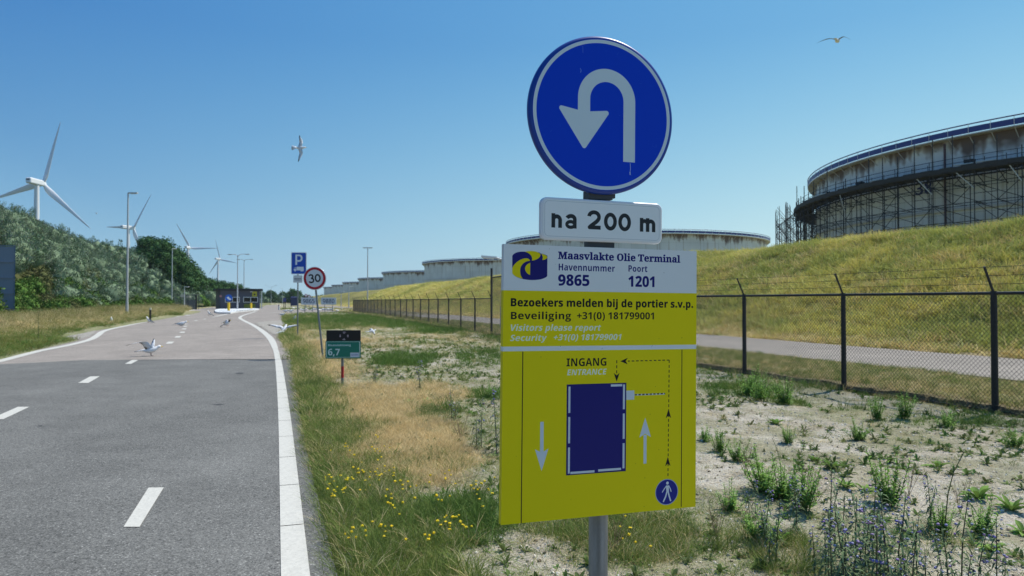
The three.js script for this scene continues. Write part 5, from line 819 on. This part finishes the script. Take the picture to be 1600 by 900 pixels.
weed('dock', 'broad_leaf_weed', '', 'weed', (o) => { const lv = []; for (let i = 0; i < 13; i++) lv.push(paint(leafBlade(rr(.09, .17), rr(.03, .05), rr(.35, 1.1), rr(.25, .6), i * 2.4 + rr(-.3, .3), 0, .01, .3), vary([.2, .33, .075], .3))); part('leaves', lv, leafMat, o); part('stem', bar(V(0, -.02, 0), V(0, .03, 0), .01, 5), std(.15, .12, .06, .8), o); });
weed('stalk', 'tall_stalk', '', 'weed', (o) => { const lv = [], H = .5, P = (f) => V(.09 * f ** 3, H * f, .03 * f * f); for (let i = 0; i < 46; i++) { const f = .06 + .94 * i / 46, p = P(f); lv.push(paint(leafBlade(lerp(.05, .014, f) * rr(.7, 1.3), .007, rr(.2, .9), .3, i * 2.4, p.y, 0).translate(p.x, 0, p.z), vary([.09, .14, .045], .3))); } part('leaves', lv, leafMat, o); part('stem', [0, 1, 2, 3].map((k) => bar(P(k / 4), P((k + 1) / 4), .004 - k * .0006, 5)), std(.1, .12, .05, .8), o); });
function sow(kind, x, y, scale, label, group) { const list = weeds[kind], p = gp(x, y), o = list[Math.floor(rnd() * list.length)], c = o.clone(); c.name = numbered(o.name); c.userData = { ...o.userData }; tag(c, label, null, group); c.position.set(p.x, height(p.x, p.z) - .004, p.z); c.rotation.y = rr(0, 6.28); c.rotation.z = rr(-.06, .06); c.scale.set(scale, scale * rr(.9, 1.1), scale); scene.add(c); return c; }
{
  const G1 = 'blue flowered spikes in the dense clump at the lower right', L1 = 'tall blue flowered spike in the dense clump right of the yellow board';
  for (const [x, y, s] of [[1298, 872, 1.0], [1316, 893, .85], [1347, 900, 1], [1364, 876, .95], [1336, 934, 1.05], [1384, 905, 1], [1410, 890, .85], [1402, 938, 1], [1434, 925, .85], [1300, 940, .85], [1370, 965, 1], [1350, 845, .75], [1322, 965, 1], [1392, 972, .95], [1290, 908, .75], [1425, 965, .9], [1352, 925, .9]]) sow('bugloss', x, y, s, L1, G1);
  for (const [x, y, s, l] of [[1502, 920, 1, 'single blue flowered spike standing apart right of the dense clump'], [1526, 945, .8, 'shorter dark spike in front of the lone blue flowered one'], [1558, 950, .8, 'dark leafy spike nearest the lower right corner'], [1478, 960, .75, 'low dark spike between the dense clump and the lone blue one'], [1196, 858, .75, 'blue flowered spike at the left of the green weeds'], [1246, 838, .8, 'blue flowered spike growing through the tallest green weed'], [1212, 890, .7, 'small blue flowered spike below the green weeds'], [1180, 812, .6, 'dark spike beside the yellow board, among green weeds'], [706, 663, .85, 'dark leaning spike on white sand left of the yellow board'], [752, 702, .95, 'dark spike close to the left edge of the yellow board'], [776, 708, 1.2, 'tallest dark spike touching the left edge of the yellow board'], [655, 612, 1.2, 'dark spike in dry grass right of the kilometre sign'], [586, 603, .8, 'thin dark spike just right of the banded sign post'], [1455, 828, .8, 'dark spike right of the round bushy weed']]) sow('bugloss', x, y, s, l);
  for (const [x, y, s, l] of [[1196, 772, 1.15, 'upright bushy green weed, tallest right of the yellow board'], [1222, 785, 1, 'bushy green weed just right of the tallest one'], [1250, 800, 1.05, 'bushy green weed with blue spikes growing through it'], [1392, 790, 1.15, 'round bushy green weed above the blue flowered clump'], [1140, 800, .75, 'small bushy weed near the right edge of the yellow board'], [1532, 832, .85, 'bushy green weed near the right edge of the picture, below the dock leaves'], [1470, 836, .7, 'green weed at the foot of the tall bent stalk'], [1126, 708, .75, 'low green weed on sand nearest the yellow board edge'], [1152, 722, .75, 'second low green weed from the yellow board on sand'], [1102, 690, .6, 'small green weed touching the right edge of the yellow board'], [1340, 690, .8, 'lone bushy weed on the sand before the second fence post'], [1232, 697, .6, 'small feathery weed on sand before the second fence post'], [1585, 705, .8, 'green weed at the right picture edge below the fence'], [1170, 620, 1.6, 'green weed at the fence foot, right of the yellow board'], [1190, 630, 1.3, 'second green weed at the fence foot, right of the first'], [1230, 634, 1.3, 'pale green weed on sand below the first fence panel'], [1410, 655, 1.0, 'sprawling pale weed below the second fence panel'], [1480, 668, .9, 'green weed below the nearest fence post'], [1370, 655, .9, 'small weed before the middle of the second fence panel'], [1190, 850, .9, 'broad green weed at the lower edge of the green group'], [770, 625, .8, 'grassy green weed left of the yellow board by the far sand']]) sow('mugwort', x, y, s, l);
  for (const [x, y, s, l] of [[1212, 662, 1, 'broad leaved rosette on bare sand below the first fence panel'], [1466, 735, .9, 'broad leaved rosette on bare sand at the right'], [1300, 737, .9, 'flat broad leaved rosette on sand before the fence'], [1530, 782, 1.1, 'large broad leaved weed near the right picture edge'], [1580, 798, 1.1, 'yellowing broad leaved weed at the right picture edge'], [1352, 768, .8, 'broad leaved rosette left above the round bushy weed'], [1322, 765, .8, 'bright broad leaved rosette above the blue clump'], [1272, 723, .6, 'small pale rosette on sand'], [1420, 830, .6, 'small bright rosette right of the blue clump'], [640, 634, .9, 'dark broad leaved weed in the dry grass'], [666, 632, .9, 'broad leaved weed with bent leaves in the dry grass'], [715, 618, .8, 'yellowish weed at the sand edge left of the board'], [1185, 730, .7, 'small dock beside the tallest green weed'], [1550, 860, .8, 'broad leaved weed at the lower right'], [1600, 830, .9, 'broad leaved weed half outside the right picture edge']]) sow('dock', x, y, s, l);
  weed('dead', 'dead_weed', '', 'weed', (o) => { const st = []; for (let q = 0; q < 7; q++) { const a = rr(0, 6.28), H = rr(.12, .3), d = rr(.02, .12), e = V(Math.cos(a) * d, H, Math.sin(a) * d); st.push(bar(V(0, 0, 0), e, .0025, 4, .0012)); for (let i = 0; i < 5; i++) { const f = rr(.35, 1), b = rr(0, 6.28), p = e.clone().multiplyScalar(f); st.push(bar(p, p.clone().add(V(Math.cos(b) * .03, rr(.01, .04), Math.sin(b) * .03)), .0018, 3, .0008)); } } part('stem', st, std(.26, .19, .11, .9), o); });
  for (const [x, y, s, l] of [[1165, 745, 1, 'dry brown dead weed left of the tallest green weed'], [1420, 775, .9, 'dry brown dead weed right of the round bushy weed'], [1275, 790, .9, 'dry brown dead weed between the green weeds and the blue clump'], [720, 690, 1, 'dry brown dead weed on white sand left of the yellow board'], [1500, 800, .8, 'dry brown dead weed left of the large broad leaved weed'], [960, 872, .9, 'dry brown dead weed at the foot of the main post'], [1120, 850, .9, 'dry brown dead weed at the bottom, right of the main post']]) sow('dead', x, y, s, l);
  sow('stalk', 1477, 838, 1.1, 'tall thin stalk with bent tip at the right'); sow('stalk', 1222, 762, .75, 'thin upright stalk behind the bushy green weeds'); sow('stalk', 1297, 860, .95, 'thin stalk at the left of the blue clump'); sow('stalk', 60, 534, 3.2, 'dark thin stalk on the left verge below the large sign').scale.set(2, 2.6, 2);
}

// ---------------------------------------------------------------- render
scene.traverse((o) => { if (o.isMesh) { o.castShadow = true; o.receiveShadow = true; } });
const renderer = new THREE.WebGLRenderer({ antialias: true });
renderer.setSize(1600, 900);
renderer.shadowMap.enabled = true;
renderer.toneMapping = THREE.LinearToneMapping;
renderer.toneMappingExposure = EXPOSURE;
renderer.render(scene, camera);
